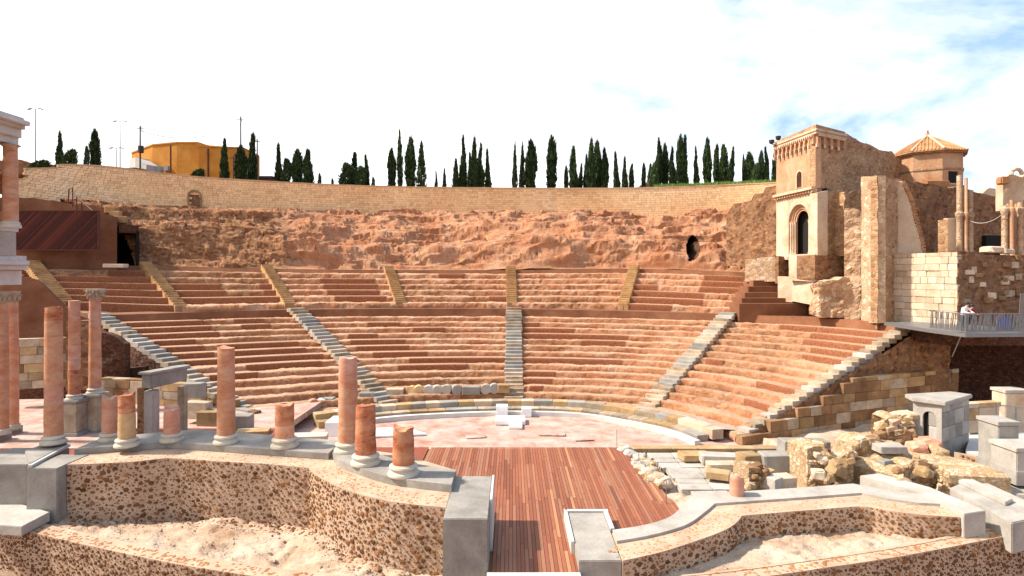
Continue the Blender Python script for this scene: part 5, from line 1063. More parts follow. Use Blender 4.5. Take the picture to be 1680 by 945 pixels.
for k in range(8):
    a, b = Vector((*ro[k], zr)), Vector((*ro[(k + 1) % 8], zr)); m = MB(); m.add([a, b, ap, a - Vector((0, 0, .08)), b - Vector((0, 0, .08)), ap - Vector((0, 0, .08))], [(0, 1, 2), (5, 4, 3), (0, 3, 4, 1), (1, 4, 5, 2), (2, 5, 3, 0)]); side = m.build('roof_side', M['tile'], t)
    m = MB(); nT = 9
    for j in range(nT):
        u = (j + .5) / nT; e = a.lerp(b, u); tpt = e.lerp(ap, 1 - abs(2 * u - 1) if False else min(.97, 1 - abs(2 * u - 1) * .98)); mid = a.lerp(b, .5)
        # tile rows run straight up the slope
        up = (ap - mid); f_ = 1 - abs(2 * u - 1); m.tube([e + Vector((0, 0, .02)), e + up * f_ * .97 + Vector((0, 0, .02))], .075, 6)
    m.build('cover_tiles', M['tile'], side)
    m = MB(); m.tube([a + Vector((0, 0, .05)), ap + Vector((0, 0, .05))], .11, 6); m.build('ridge', M['plaster_pale'], side)
m = MB(); m.lathe([(.16, 0), (.2, .15), (.08, .3), (.1, .45), (0.01, .6)], (cx_, cy_, za - .05), 10); m.build('finial', M['tile'], t)
q = P(1558, 287, Yd - 2.0); dn = Vector((q.x - cx_, q.y - cy_, 0)).normalized(); ang = math.atan2(dn.y, dn.x); fk = round((ang - .2 - math.pi / 8) / (math.pi / 4)) * math.pi / 4 + .2 + math.pi / 8; fk = R(280.6); nd = Vector((math.cos(fk), math.sin(fk), 0)); ap_ = r * math.cos(math.pi / 8); td = Vector((-nd.y, nd.x, 0)); cw_ = Vector((cx_, cy_, 0)) + nd * (ap_ + .01)
def fq(name, w_, za_, zb_, off, mat):
    m = MB(); v = [cw_ + nd * off + td * (s_ * w_) + Vector((0, 0, z)) for z in (za_, zb_) for s_ in (-1, 1)]; bk_ = [p - nd * (off + .3) for p in v]; m.add(v + bk_, [(0, 1, 3, 2), (4, 6, 7, 5), (0, 4, 5, 1), (2, 3, 7, 6), (0, 2, 6, 4), (1, 5, 7, 3)]); m.build(name, mat, t)
fq('window', .5, z0 + .3, zc - .3, .02, M['void']); fq('window_sill', .55, z0 + .15, z0 + .3, .1, M['plaster_pale'])
for nm, pts, lb_ in (('side_roof', [(1480, 300), (1500, 262), (1530, 290)], 0),):
    pxwall('side_chapel', [(1462, 320, 258, 61), (1476, 320, 256, 61), (1480, 320, 275, 60.5), (1500, 320, 286, 59), (1522, 320, 296, 57)], 2, M['tile'], t, .1, .2, .1, seed=81)
m = MB(); q = P(1466, 262, 60.5); m.lathe([(.7, -1.5), (.7, 0), (.85, .1), (.85, .25), (.1, .6)], q, 10); m.build('turret', M['church_wall'], t)
# ashlar retaining wall below the church
rw = thing('retaining_wall', 'pale ashlar retaining wall with a dark rubble return beside the platform', 'wall', P(1570, 525, 41))
a, b, c_ = P(1466, 525, 45.2), P(1571, 525, 41.0), P(1720, 512, 43.5)
ashlar(rw, (a.x, a.y), (b.x, b.y), 5.0, 10.5, .5, .75, [M['cream_block']], .5, seed=61, ch_=.05, rough=.06)
pxwall('rubble_return', [(1571, 540, 412, 41.0), (1600, 540, 413, 41.5), (1640, 540, 418, 42.3), (1720, 540, 420, 43.5)], 1, M['rubble_return'] if 'rubble_return' in M else M['rubble_brown'], rw, .12, .16, .12, seed=62)
for k in range(26):
    px, py = random.uniform(1576, 1675), random.uniform(420, 505); Y = 41 + (px - 1571) * .0168; q = P(px, py, Y + .07); block('stone', (q.x, q.y, q.z), (random.uniform(.35, .75), .3, random.uniform(.25, .45)), .16, random.choice([M['brown_block'], M['step_stone'], M['brown_block'], M['cream_block']]), rw, .03, .1)
m = MB(); m.prism([(a.x + .5, a.y + .2), (b.x + .2, b.y + .6), (c_.x, c_.y + .9), (c_.x, c_.y + 12), (a.x, a.y + 8)], 4.8, 10.35); m.build('fill', M['earth'], rw)
m = MB(); m.prism([(25.2, 52.2), (29, 50.5), (30.5, 47.8), (44, 47), (44, 62), (25.2, 62)], 4, 10.42); o = m.build('church_terrace', M['earth']); o['kind'] = 'structure'
for px, py, s_, lb_ in ((1627, 410, .9, 'pale loose boulder on top of the dark rubble return'), (1648, 412, .7, 'smaller pale boulder right of the larger one on the rubble return')):
    q = P(px, py, 42.3); tag(block('boulder', (q.x, q.y, q.z), (1.3 * s_, .9, .5 * s_), .2, M['cream_block'], None, .2, .15), lb_, 'boulder')
# ---- walkway platform with railing
pf = thing('viewing_platform', 'steel viewing platform with slanting-bar railing over a dark void', 'platform', P(1582, 545, 35))
e0, e1, e2 = Vector((25.6, 37.4, 0)), Vector((25.85, 34.9, 0)), Vector((37, 35.6, 0)); zp = 5.62
e0 = P(1525, 541, 37.6); e1 = P(1584, 547, 34.8); e2 = P(1720, 545, 35.2); zp = 5.62
m = MB(); m.prism([(e0.x, e0.y), (e1.x, e1.y), (e2.x, e2.y), (e2.x, 44), (e0.x + .5, 43)], zp - .22, zp); m.build('deck', M['steel'], pf)
def rail(a, b, n, lean, hgt=1.12):
    a, b = Vector((a.x, a.y, zp)), Vector((b.x, b.y, zp)); up = Vector((0, 0, hgt)); m = MB(); m.bar(a + up, b + up, .07, .05); m.build('top_rail', M['steel'], pf); m = MB(); m.bar(a + Vector((0, 0, .1)), b + Vector((0, 0, .1)), .05, .05); m.build('bottom_rail', M['steel'], pf)
    d = (b - a).normalized(); rr = random.Random(3); L = (b - a).length
    for k in range(n):
        x = L * (k + .5) / n; ln = lean * rr.choice([1, .6, .2, -.3]); p0, p1 = a + d * x + Vector((0, 0, .1)), a + d * min(max(x + ln, 0), L) + up; mm = MB(); mm.bar(p0, p1, .028, .028); mm.build('baluster', M['steel'], pf)
rail(e0, e1, 30, .2); rail(e1, e2, 90, .22)
m = MB(); q = Vector((e1.x, e1.y, zp)); m.bar(q, q + Vector((0, 0, 1.12)), .07); m.build('post', M['steel'], pf)
m = MB(); d_ = (Vector((e2.x, e2.y, 0)) - Vector((e1.x, e1.y, 0))).normalized(); p0 = Vector((e1.x, e1.y, zp + .12)) + d_ * 1.95 + Vector((0, .1, 0)); m.bar(p0 + Vector((0, 0, .42)), p0 + d_ * .95 + Vector((0, 0, .42)), .02, .8); m.build('info_panel', M['banner_blue'], pf)
for k in range(10):
    p = Vector((e1.x, e1.y, zp)) + d_ * (3.25 + k * .1); mm = MB(); mm.bar(p, p + Vector((.12, 0, 2.3)), .03); mm.build('tall_bar', M['steel'], pf)
m = MB(); m.bar(P(1576, 552, 36.5), P(1562, 585, 38), .05); m.build('tie_rod', M['steel'], pf)
# concrete roof slab and far wall of the void beneath, its shade deepened by dark colour
m = MB(); m.prism([(27.3, 38.6), (46, 38.0), (46, 47), (27.3, 47)], 4.5, 5.3); o = m.build('void_roof', M['rubble_dark']); tag(o, 'dark underside slab behind the viewing platform', 'slab')
m = MB(); m.prism([(28.5, 46.5), (46, 46), (46, 47), (28.5, 47)], -1, 5.3); tag(m.build('void_wall', M['rubble_dark']), 'dark wall closing the void under the viewing platform', 'wall')

# ---- people at the railing
def person(label, px, pyf, Y, h, shirt, legs, yaw, lean=.12):
    b = P(px, pyf, Y); b.z = zp + .005; k = h / 1.75; J = {'pelvis': (0, 0, .95), 'waist': (0, -.02, 1.1), 'chest': (0, -.06 - lean * .6, 1.33), 'neck': (0, -.1 - lean, 1.47), 'headb': (0, -.13 - lean, 1.56), 'headm': (0, -.145 - lean, 1.64), 'headt': (0, -.14 - lean, 1.72)}
    Rd = {'pelvis': (.17, .12), 'waist': (.15, .11), 'chest': (.18, .12), 'neck': (.06, .06), 'headb': (.075, .085), 'headm': (.085, .1), 'headt': (.055, .07)}
    E = [('pelvis', 'waist'), ('waist', 'chest'), ('chest', 'neck'), ('neck', 'headb'), ('headb', 'headm'), ('headm', 'headt')]
    for sg, nm in ((-1, 'L'), (1, 'R')):
        J['sh' + nm] = (sg * .19, -.08 - lean * .6, 1.38); J['el' + nm] = (sg * .26, -.2 - lean, 1.16); J['wr' + nm] = (sg * .15, -.42 - lean, 1.12); J['ha' + nm] = (sg * .1, -.5 - lean, 1.11); J['th' + nm] = (sg * .06, -.46 - lean, 1.15)
        J['hp' + nm] = (sg * .1, 0, .9); J['kn' + nm] = (sg * .11, -.03, .5); J['an' + nm] = (sg * .12, .02, .09); J['to' + nm] = (sg * .14, -.17, .04)
        Rd.update({'sh' + nm: (.075, .075), 'el' + nm: (.05, .05), 'wr' + nm: (.035, .035), 'ha' + nm: (.04, .025), 'th' + nm: (.015, .015), 'hp' + nm: (.1, .1), 'kn' + nm: (.065, .065), 'an' + nm: (.045, .045), 'to' + nm: (.04, .035)})
        E += [('chest', 'sh' + nm), ('sh' + nm, 'el' + nm), ('el' + nm, 'wr' + nm), ('wr' + nm, 'ha' + nm), ('wr' + nm, 'th' + nm), ('pelvis', 'hp' + nm), ('hp' + nm, 'kn' + nm), ('kn' + nm, 'an' + nm), ('an' + nm, 'to' + nm)]
    ks = list(J); me = bpy.data.meshes.new('person'); me.from_pydata([Vector(J[q]) * k for q in ks], [(ks.index(a), ks.index(c)) for a, c in E], [])
    o = bpy.data.objects.new('person', me); COL.objects.link(o); o.modifiers.new('s', 'SKIN'); sv = me.skin_vertices[0].data
    for i, q in enumerate(ks): sv[i].radius = tuple(v * k for v in Rd[q]); sv[i].use_root = q == 'pelvis'
    sb = o.modifiers.new('u', 'SUBSURF'); sb.levels = sb.render_levels = 2
    dg = bpy.context.evaluated_depsgraph_get(); m2 = bpy.data.meshes.new_from_object(o.evaluated_get(dg)); bpy.data.objects.remove(o)
    for mt in (shirt, legs, M['skin'], M['steel_dark']): m2.materials.append(mt)
    for p in m2.polygons:
        c = p.center / k; p.use_smooth = True
        p.material_index = 3 if c.z < .1 else 1 if c.z < .97 else 2 if (c.z > 1.46 or c.y < -.38 - lean) else 0
    o = link('person', m2, None, b, (0, 0, yaw)); tag(o, label, 'person', 'people on the viewing platform'); m = MB(); hc = Vector(J['headm']) * k + Vector((0, .02, .03))
    for i in range(1): m.lathe([(.02, .1), (.07, .085), (.1, .045), (.108, 0), (.1, -.05), (.085, -.08)], hc, 14)
    hr = link('hair', mesh(m.v, m.f, M['hair'], True), o); hr.location = (0, 0, 0)
    return o
person('person in a white top leaning on the platform railing', 1580, 543, 35.9, 1.75, M['cloth_white'], M['jeans'], .25)
person('person in a dark red jacket standing at the platform railing beside the white top', 1591, 544, 36.0, 1.62, M['cloth_red'], M['trousers_dark'], -.1)

# ---- sunken ruins and blocks at the lower right
nx2, ny2 = 110, 70; xs = np.linspace(5.6, 40, nx2); ys = np.linspace(23, 42, ny2); X, Y2 = np.meshgrid(xs, ys, indexing='ij')
Z2 = -.75 + (fbm(X * .35, Y2 * .35, 0, 4, 14) - .5) * .7 + (fbm(X * 1.6, Y2 * 1.6, 0, 4, 24) - .5) * .25 + .3 * sm(12, 16, X) * sm(27, 24, Y2)
Z2 = np.where((Y2 > 31.5) & (X < 14.5), -1.4, Z2)
o = link('ruin_ground', mesh(np.stack([X, Y2, Z2], -1).reshape(-1, 3), gridfaces(nx2, ny2), M['gravel'], True)); o['kind'] = 'structure'
def zr2(x, y): return float(Z2[int(np.clip((x - 5.6) / 34.4 * (nx2 - 1), 0, nx2 - 1)), int(np.clip((y - 23) / 19 * (ny2 - 1), 0, ny2 - 1))])
# pale old paving between planks and ruins
pv = thing('old_paving', 'pale worn stone paving sunk beside the plank stage', 'paving', (8, 27, -.3))
y = 24.2
while y < 31.2:
    x = 6.6 + (31 - y) * .1 + random.uniform(0, .4); h = random.uniform(.6, 1.0)
    while x < 12.2 - (31 - y) * .25:
        w = random.uniform(.8, 1.9); block('paving_stone', (x + w / 2, y + h / 2, -.28 + random.uniform(-.03, .03)), (w * .97, h * .96, .25), random.uniform(-.03, .03), M['pale_stone'], pv, .02, .04); x += w
    y += h
def boulder_mesh(seed, mat):
    bm = bmesh.new(); bmesh.ops.create_icosphere(bm, subdivisions=3, radius=.5); v = np.array([x.co for x in bm.verts]); v = np.sign(v) * np.abs(v * 2) ** .5 / 2
    d = 1 + (fbm(v[:, 0] * 2 + seed * 3, v[:, 1] * 2, v[:, 2] * 2, 3, seed) - .5) * .8 + (fbm(v[:, 0] * 7 + seed, v[:, 1] * 7, v[:, 2] * 7, 3, seed) - .5) * .25
    for i, x in enumerate(bm.verts): x.co = v[i] * d[i]
    return (lambda me: (me.set_sharp_from_angle(angle=R(24)), me)[1])(bmmesh(bm, mat, True))
BO = {}
def boulder(name, px, py, Y, size, mat, label=None, parent=None, z=None):
    k = (mat.name, random.randrange(6))
    if k not in BO: BO[k] = boulder_mesh(k[1] + 1, mat)
    q = P(px, py, Y); o = link(name, BO[k], parent, q if z is None else (q.x, q.y, z), (random.uniform(-.2, .2), random.uniform(-.2, .2), random.uniform(0, 6)), size)
    if label: tag(o, label, 'boulder')
    return o
rb = thing('rubble_edge', 'heap of pale rubble stones along the slanting edge of the plank stage', 'rubble heap', P(1045, 790, 27))
for k in range(46):
    u = random.random(); px, py = 1030 + 52 * u + random.uniform(-10, 14), 742 + 52 * u + random.uniform(-4, 6); g_ = G(px, py, -.1); s_ = random.uniform(.25, .6); boulder('rubble_stone', px, py, g_.y, (s_ * 1.3, s_, s_ * .8), random.choice([M['cream_block'], M['rubble_ochre'], M['pale_stone']]), None, rb)
# low broken walls of the ruins
def ruin(label, pts, th, mat, amp=.22, jag=.25, seed=0):
    o = pxwall('broken_wall', pts, th, mat, None, amp, .1, jag, label, 'ruin', seed, fr=1.6); rr_ = random.Random(seed)
    for k in range(int(12 + (pts[-1][0] - pts[0][0]) * .4)):       # loose stones bedded in the face and along the top
        i = rr_.randrange(len(pts) - 1); u = rr_.random(); p = [pts[i][j] + (pts[i + 1][j] - pts[i][j]) * u for j in range(4)]; on = rr_.random() < .4
        py = p[2] + rr_.uniform(-1, 2) if on else p[2] + (p[1] - p[2]) * rr_.uniform(.08, .95); s_ = rr_.uniform(.18, .5); dy = rr_.uniform(.1, th) if on else rr_.uniform(-.08, .12)
        q_ = P(p[0], py, p[3] + dy)
        if rr_.random() < .65: block('rubble_stone', q_, (s_ * rr_.uniform(.8, 1.4), s_ * .8, s_ * rr_.uniform(.45, .8)), rr_.uniform(-.5, .5), rr_.choice([O, M['sandstone'], M['brown_block'], M['cream_block']]), o, .7, .12)
        else: boulder('rubble_stone', p[0], py, p[3] + dy, (s_ * rr_.uniform(1, 1.5), s_, s_ * rr_.uniform(.6, .9)), rr_.choice([M['rubble_ochre'], M['sandstone'], M['brown_block'], M['cream_block']]), None, o)
    return o
O = M['rubble_ochre']
ruin('low ochre wall stub behind the pink drum', [(1228, 806, 770, 25.2), (1245, 806, 764, 25.4), (1268, 806, 778, 25.4)], .9, O, .2, .2, 91)
ruin('broken ochre wall in the middle of the sunken ruins', [(1325, 812, 735, 26.3), (1345, 812, 731, 26.4), (1375, 812, 752, 26.2), (1400, 812, 742, 26.0)], 1.4, O, .25, .25, 92)
ruin('tall ragged ochre wall beside the small arched gateway', [(1398, 800, 728, 27.6), (1412, 800, 721, 27.6), (1432, 800, 724, 27.5), (1450, 800, 735, 27.3), (1490, 800, 742, 27)], 1.4, O, .3, .3, 93)
ruin('pointed ochre masonry lump against the arched gateway', [(1436, 752, 704, 29.8), (1452, 752, 690, 29.6), (1470, 752, 684, 29.6), (1486, 752, 700, 29.5), (1500, 752, 716, 29.5)], 1.3, O, .3, .3, 94)
ruin('ochre wall capped with a curved stone left of the arched gateway', [(1462, 705, 690, 30.6), (1480, 705, 682, 30.6), (1502, 705, 680, 30.5)], .9, M['cream_block'], .1, .12, 95)
ruin('sloping spill of broken stone below the arched gateway', [(1470, 815, 772, 25.6), (1500, 815, 752, 26.4), (1540, 815, 760, 26.4), (1562, 820, 785, 25.4)], 2.2, O, .5, .5, 96)
ruin('dark broken wall at the back of the sunken ruins', [(1340, 765, 740, 29.4), (1380, 765, 738, 29.5), (1410, 765, 743, 29.4)], .8, M['rubble_brown'], .15, .15, 97)
for px, py, Y, sx, sy, sz, mt, rz, lb_ in [(1292, 758, 28.0, 2.5, .9, .85, 'grey_stone', .02, 'large dark grey block in the ruins, lower of two'), (1318, 732, 28.8, 2.2, .8, .62, 'grey_stone', .05, 'long dark grey block lying above the larger one'), (1185, 752, 29.2, 2.1, .8, .4, 'pale_stone', -.05, 'pale rounded coping stone at the end of the yellow block row'), (1190, 767, 28.6, 1.8, .9, .55, 'step_stone', -.05, 'brown block under the pale coping stone'), (1228, 760, 28.2, .9, .8, .9, 'sandstone', .2, 'upright yellow block left of the dark grey pair'), (1140, 748, 30, 1.5, .9, .3, 'sandstone', .1, 'flat yellow stone at the top of the old paving'), (1178, 778, 27, 1.0, .7, .3, 'sandstone', -.4, 'small flat yellow stone at the right of the old paving'), (1280, 790, 25.5, 1.1, .7, .5, 'cream_block', .2, 'cream block between the pink drum and the ochre wall'), (1452, 772, 26.6, .5, .4, .95, 'grey_stone', .3, 'upright grey stone leaning on the ochre wall'), (1458, 735, 27.2, 1.2, .8, .3, 'pale_stone', 0, 'flat pale slab on top of the ragged ochre wall'), (1268, 795, 25.2, .5, .6, .7, 'pale_stone', .5, 'small tilted pale slab beside the pink drum'), (1556, 765, 27.8, 2.6, .6, .2, 'cream_block', -.5, 'long pale slab lying below the arched gateway'), (1590, 778, 27, 1.6, .4, .2, 'pale_stone', -.6, 'thin pale slab lying right of the ruins')]:
    q = P(px, py, Y); tag(block('stone_block', (q.x, q.y, q.z), (sx, sy, sz), rz, M[mt], None, .06, .04), lb_, 'stone block')
for k, (px, py, Y, s_, mt, lb_) in enumerate([(1502, 738, 28.6, .85, 'col_rose', 'pink boulder at the foot of the arched gateway'), (1528, 733, 28.9, .9, 'col_rose', 'larger pink boulder below the gateway opening'), (1514, 728, 29.2, .7, 'col_rose', 'pink boulder between the two larger pink ones'), (1540, 745, 28.2, .8, 'rubble_ochre', 'ochre boulder right of the pink boulders'), (1375, 766, 26.0, .65, 'sandstone', 'rounded pale boulder on the middle ochre wall'), (1355, 785, 25.6, .5, 'sandstone', 'oval pale stone in front of the middle ochre wall'), (1342, 778, 25.6, .5, 'cream_block', 'small oval stone left of the larger oval one'), (1480, 795, 25.2, .6, 'rubble_ochre', 'ochre stone in the spill below the gateway'), (1515, 775, 25.6, .5, 'sandstone', 'yellow stone on top of the spill below the gateway')]): boulder('boulder', px, py, Y, (s_ * 1.2, s_, s_ * .9), M[mt], lb_)
rr = random.Random(77); m = MB()
for _ in range(1500):
    x, y = rr.uniform(9.5, 22), rr.uniform(23.3, 31); s_ = rr.uniform(.03, .13); z = zr2(x, y); k = 5; a0 = rr.uniform(0, 6)
    m.add([(x + s_ * math.cos(a0 + 6.283 * i / k) * rr.uniform(.7, 1.3), y + s_ * math.sin(a0 + 6.283 * i / k) * rr.uniform(.7, 1.3), z - s_ * .3) for i in range(k)] + [(x, y, z + s_ * rr.uniform(.5, 1))], [(i, (i + 1) % k, k) for i in range(k)])
o = m.build('rubble', M['cream_block']); o['kind'] = 'stuff'; o['label'] = 'small broken stones strewn over the sunken ruins'; o['category'] = 'rubble'
# arched gateway
t = thing('arched_gateway', 'small pale grey gateway with a dark arch among the ruins', 'gateway', P(1540, 755, 30.3))
f0, f1, f2 = P(1498, 750, 30.6), P(1545, 755, 29.6), P(1590, 745, 31.4); dA = Vector((f1.x - f0.x, f1.y - f0.y, 0)); LA = dA.length; dA.normalize(); inA = Vector((-dA.y, dA.x, 0)); zt_ = P(0, 662, 30).z
m = MB(); planar_in(m, f0, dA, rect(LA, -.6, zt_), [arch_poly(LA * .34, LA * .82, -.55, 1.95, 10)], .16, inA); m.build('front_wall', M['pale_stone'], t)
m = MB(); planar_in(m, f0 + inA * .165, dA, rect(LA, -.6, zt_), [], .2, inA); m.build('passage_back', M['void'], t)
dB = Vector((f2.x - f1.x, f2.y - f1.y, 0)); LB = dB.length; dB.normalize(); inB = Vector((-dB.y, dB.x, 0))
ashlar(t, (f1.x + .02, f1.y), (f2.x, f2.y), -.6, zt_ - .05, .75, 1.0, [M['grey_stone'], M['pale_stone']], .6, seed=71, rough=.02)
m = MB(); m.prism([(f0.x - .15, f0.y - .15), (f1.x + .02, f1.y - .25), (f2.x + .1, f2.y - .1), (f2.x - .5, f2.y + .7), (f0.x + .1, f0.y + .8)], zt_, zt_ + .2); m.build('cap_slab', M['pale_stone'], t, bevel=.03)
# walls, pillars and screens at the right edge
ylw = thing('yellow_block_wall', 'pale yellow block wall right of the arched gateway', 'wall', P(1610, 705, 33)); a, b = P(1588, 705, 32.5), P(1642, 708, 33)
ashlar(ylw, (a.x, a.y), (b.x, b.y), .5, 2.1, .7, 1.0, [M['cream_block'], M['sandstone']], .5, seed=81)
m = MB(); q = [P(1584, 738, 29.6), P(1642, 752, 28.4), P(1720, 740, 29), P(1720, 705, 33), P(1592, 705, 33)]; m.prism([(p.x, p.y) for p in q], -.4, [.42, .42, .42, .45, .45]); tag(m.build('raised_floor', M['white_stone'], bevel=.02), 'raised white paved floor right of the arched gateway', 'floor slab')
fwp = [(P(1574, 750, 29.2).x, 29.2), (P(1640, 768, 28.0).x, 28.0)]; lf = thing('low_fieldstone_wall', 'low fieldstone wall below the raised white floor', 'wall', (fwp[0][0], 29, -.5))
m = MB(); m.prism([fwp[0], fwp[1], (fwp[1][0], fwp[1][1] + .35), (fwp[0][0], fwp[0][1] + .35)], -.8, .4); m.build('mortar_core', M['mortar'], lf); fieldstone_face(lf, fwp, -.6, .4, .22, .16, 1, 60, seed=33)
def pillar(label, px0, px1, pyt, pyb, Y, dep, mat):
    a, b = P(px0, pyb, Y), P(px1, pyt, Y); t = thing('stone_pillar', label, 'pillar', a, 'grey stone pillars at the right edge'); m = MB(); m.box(a.x, b.x, Y, Y + dep, a.z - .3, b.z - .18); m.build('shaft', mat, t, bevel=.03); m = MB(); m.box(a.x - .06, b.x + .06, Y - .06, Y + dep + .06, b.z - .18, b.z); m.build('cap', M['pale_stone'], t, bevel=.02); m = MB(); m.box(a.x - .05, b.x + .05, Y - .05, Y + dep + .05, a.z - .3, a.z + .3); m.build('foot', mat, t, bevel=.02)
pillar('square grey pillar with a white cap beside the wire screen', 1638, 1672, 692, 772, 27.2, 1.2, M['grey_stone']); pillar('plain grey pillar cut by the right edge of the view', 1668, 1715, 735, 785, 25.6, 1.4, M['pale_stone'])
pillar('tall cream pillar at the right edge behind the wire screen', 1650, 1690, 640, 700, 34, 1.0, M['cream_block'])
t = thing('wire_screen', 'pale wire mesh screen at the right edge above the pillar', 'fence', P(1650, 710, 31))
a, b = P(1634, 722, 31.2), P(1700, 730, 30.2); zz0, zz1 = a.z, P(1634, 664, 31.2).z; m = MB(); L = (b - a).length; d = (b - a); d.z = 0; d.normalize()
for k in range(28):
    x = L * k / 27
    for sg in (-1, 1):
        p = a + d * x; q = a + d * (x + sg * .9); h_ = zz1 - zz0
        if 0 <= x + sg * .9 <= L: m.bar(Vector((p.x, p.y, zz0)), Vector((q.x, q.y, zz1)), .018)
m.build('mesh', M['steel'], t); m = MB()
for x in (0, L / 2, L): p = a + d * x; m.bar((p.x, p.y, zz0 - .3), (p.x, p.y, zz1), .05)
m.bar((a.x, a.y, zz1), (b.x, b.y, zz1), .05); m.build('frame', M['steel'], t)
# grey L-shaped base and round slab
m = MB(); q = [G(1558, 800, .35), G(1660, 858, .35), G(1730, 842, .35), G(1600, 783, .35)]; m.prism([(p.x, p.y) for p in q], -.75, .35); tag(m.build('grey_base', M['pale_stone'], bevel=.03), 'long grey stone base lying slantwise at the right edge', 'stone block')
m = MB(); q = [G(1572, 793, .36), G(1650, 830, .36), G(1662, 824, .36), G(1590, 788, .36)]; m.prism([(p.x, p.y) for p in q], .353, .5); tag(m.build('grey_base', M['pale_stone'], bevel=.02), 'raised strip on top of the long grey base', 'stone block')
c0 = G(1655, 792, -.05); m = MB(); m.lathe([(1.6, -.7), (1.6, 0), (1.55, .04), (.01, .05)], c0, 40); tag(m.build('round_slab', M['pale_stone']), 'round pale floor slab behind the long grey base', 'slab')
# thin posts with wire on the stage
for i, (px, pyb, pyt, Y) in enumerate([(1012, 733, 705, 31.9), (1048, 762, 742, 29.2), (1093, 828, 788, 23.9), (950, 905, 882, 20.2)]):
    a, b = P(px, pyb, Y), P(px, pyt, Y); m = MB(); m.tube([a, b], .018, 6); tag(m.build('barrier_post', M['steel']), ['thin barrier post at the far right corner of the planks', 'thin barrier post in the pale rubble heap', 'thin barrier post at the near right corner of the planks', 'thin barrier post against the low grey block'][i], 'post', 'thin barrier posts')

# ================================================================== BEHIND THE WALL
def crown_mesh(seed, n=2600, mat='cypress', sparse=0, shape='spindle'):
    rr = np.random.default_rng(seed); z = rr.random(n) ** .9; a = rr.random(n) * 6.283
    zw, tx_ = .2 + .5 * rr.random(), .55 + .6 * rr.random()
    if shape == 'spindle': prof = np.where(z < zw, .62 + .36 * z / zw, np.clip((1 - z) / (1 - zw), 0, 1) ** tx_ * .98)
    elif shape == 'old': prof = np.where(z < .12, .6 + z * 3.2, np.where(z < .55, .98, np.clip((1 - z) / .45, 0, 1) ** .7 * .98)) 
    else: prof = np.sqrt(np.clip(1 - (2 * z - 1) ** 2, 0, 1))
    lump = .38 + 1.2 * fbm(np.cos(a) * 1.5 + seed, np.sin(a) * 1.5, z * 9, 3, seed); rad = prof * lump * np.sqrt(rr.random(n) * .75 + .25)
    if sparse: keep = fbm(np.cos(a) * 2 + seed, np.sin(a) * 2, z * 6, 3, seed + 9) > .46; a, z, rad = a[keep], z[keep], rad[keep]; n = len(a)
    sx = (fbm(z * 3, seed, 0, 3, seed) - .5) * .5; c = np.stack([np.cos(a) * rad * .5 + sx, np.sin(a) * rad * .5, z + (rr.random(n) - .5) * .03], -1)
    # each leaf spray: a narrow upright blade
    h = (.025 + rr.random(n) ** 2 * .1); w = .05 + rr.random(n) * .07; ta = a + rr.normal(0, 1.2, n); tx = np.stack([-np.sin(ta), np.cos(ta), 0 * ta], -1) * w[:, None]
    out = np.stack([np.cos(a), np.sin(a), 0 * a], -1) * (rr.random(n) ** 2 * .22)[:, None]; up = np.stack([0 * h, 0 * h, h], -1)
    v = np.stack([c - tx, c + tx, c + out + up + tx * .2], 1).reshape(-1, 3); f = np.arange(3 * n).reshape(-1, 3); me = mesh(v, f, M[mat]); return me
CM = [crown_mesh(s_) for s_ in (1, 2, 3, 4, 5, 6, 7, 8, 9)]; CS = [crown_mesh(11, 2200, 'cypress', 1), crown_mesh(12, 2200, 'cypress', 1)]; BM_ = [crown_mesh(21, 1600, 'bush', 0, 'round'), crown_mesh(22, 1600, 'cypress', 0, 'round')]
m = MB(); m.tube([(0, 0, 0), (0, 0, .5), (0, 0, .9)], [.5, .35, .08], 7); TR = mesh(m.v, m.f, M['bark'])
cyp = [(98, 221, 12), (157, 217, 12), (368, 233, 12), (395, 243, 17), (414, 225, 18), (457, 241, 13), (488, 250, 16), (506, 250, 17), (581, 255, 17), (601, 258, 11), (643, 248, 13), (656, 218, 10), (673, 230, 14), (691, 238, 15), (716, 283, 6), (729, 280, 6), (748, 265, 9), (760, 228, 12), (771, 255, 10), (778, 231, 13), (787, 241, 12), (800, 250, 11), (844, 240, 8), (856, 240, 9), (872, 235, 20), (905, 229, 17), (929, 276, 7), (941, 246, 13), (953, 272, 7), (962, 258, 9), (970, 233, 12), (980, 237, 14), (993, 248, 10), (1011, 254, 11), (1025, 261, 9), (1036, 272, 8), (1056, 271, 7), (1067, 272, 8), (1081, 233, 10), (1091, 241, 12), (1103, 246, 13), (1115, 227, 12), (1123, 229, 14), (1142, 245, 8), (1161, 232, 13), (1176, 242, 10), (1187, 242, 13), (1200, 246, 11), (1220, 258, 5), (1229, 254, 15), (1248, 252, 11), (1258, 246, 10), (1270, 245, 10)]
sparse = {656, 844, 856, 142, 691}
ordn = lambda i: f"{i}{'th' if 10 < i % 100 < 14 else {1: 'st', 2: 'nd', 3: 'rd'}.get(i % 10, 'th')}"
def wallz(px):
    ss = np.linspace(-2.1, 1.2, 400); q = R4t(ss); k = np.argmin(np.abs(CX + q[:, 0] / q[:, 1] * FPX - px)); return q[k]
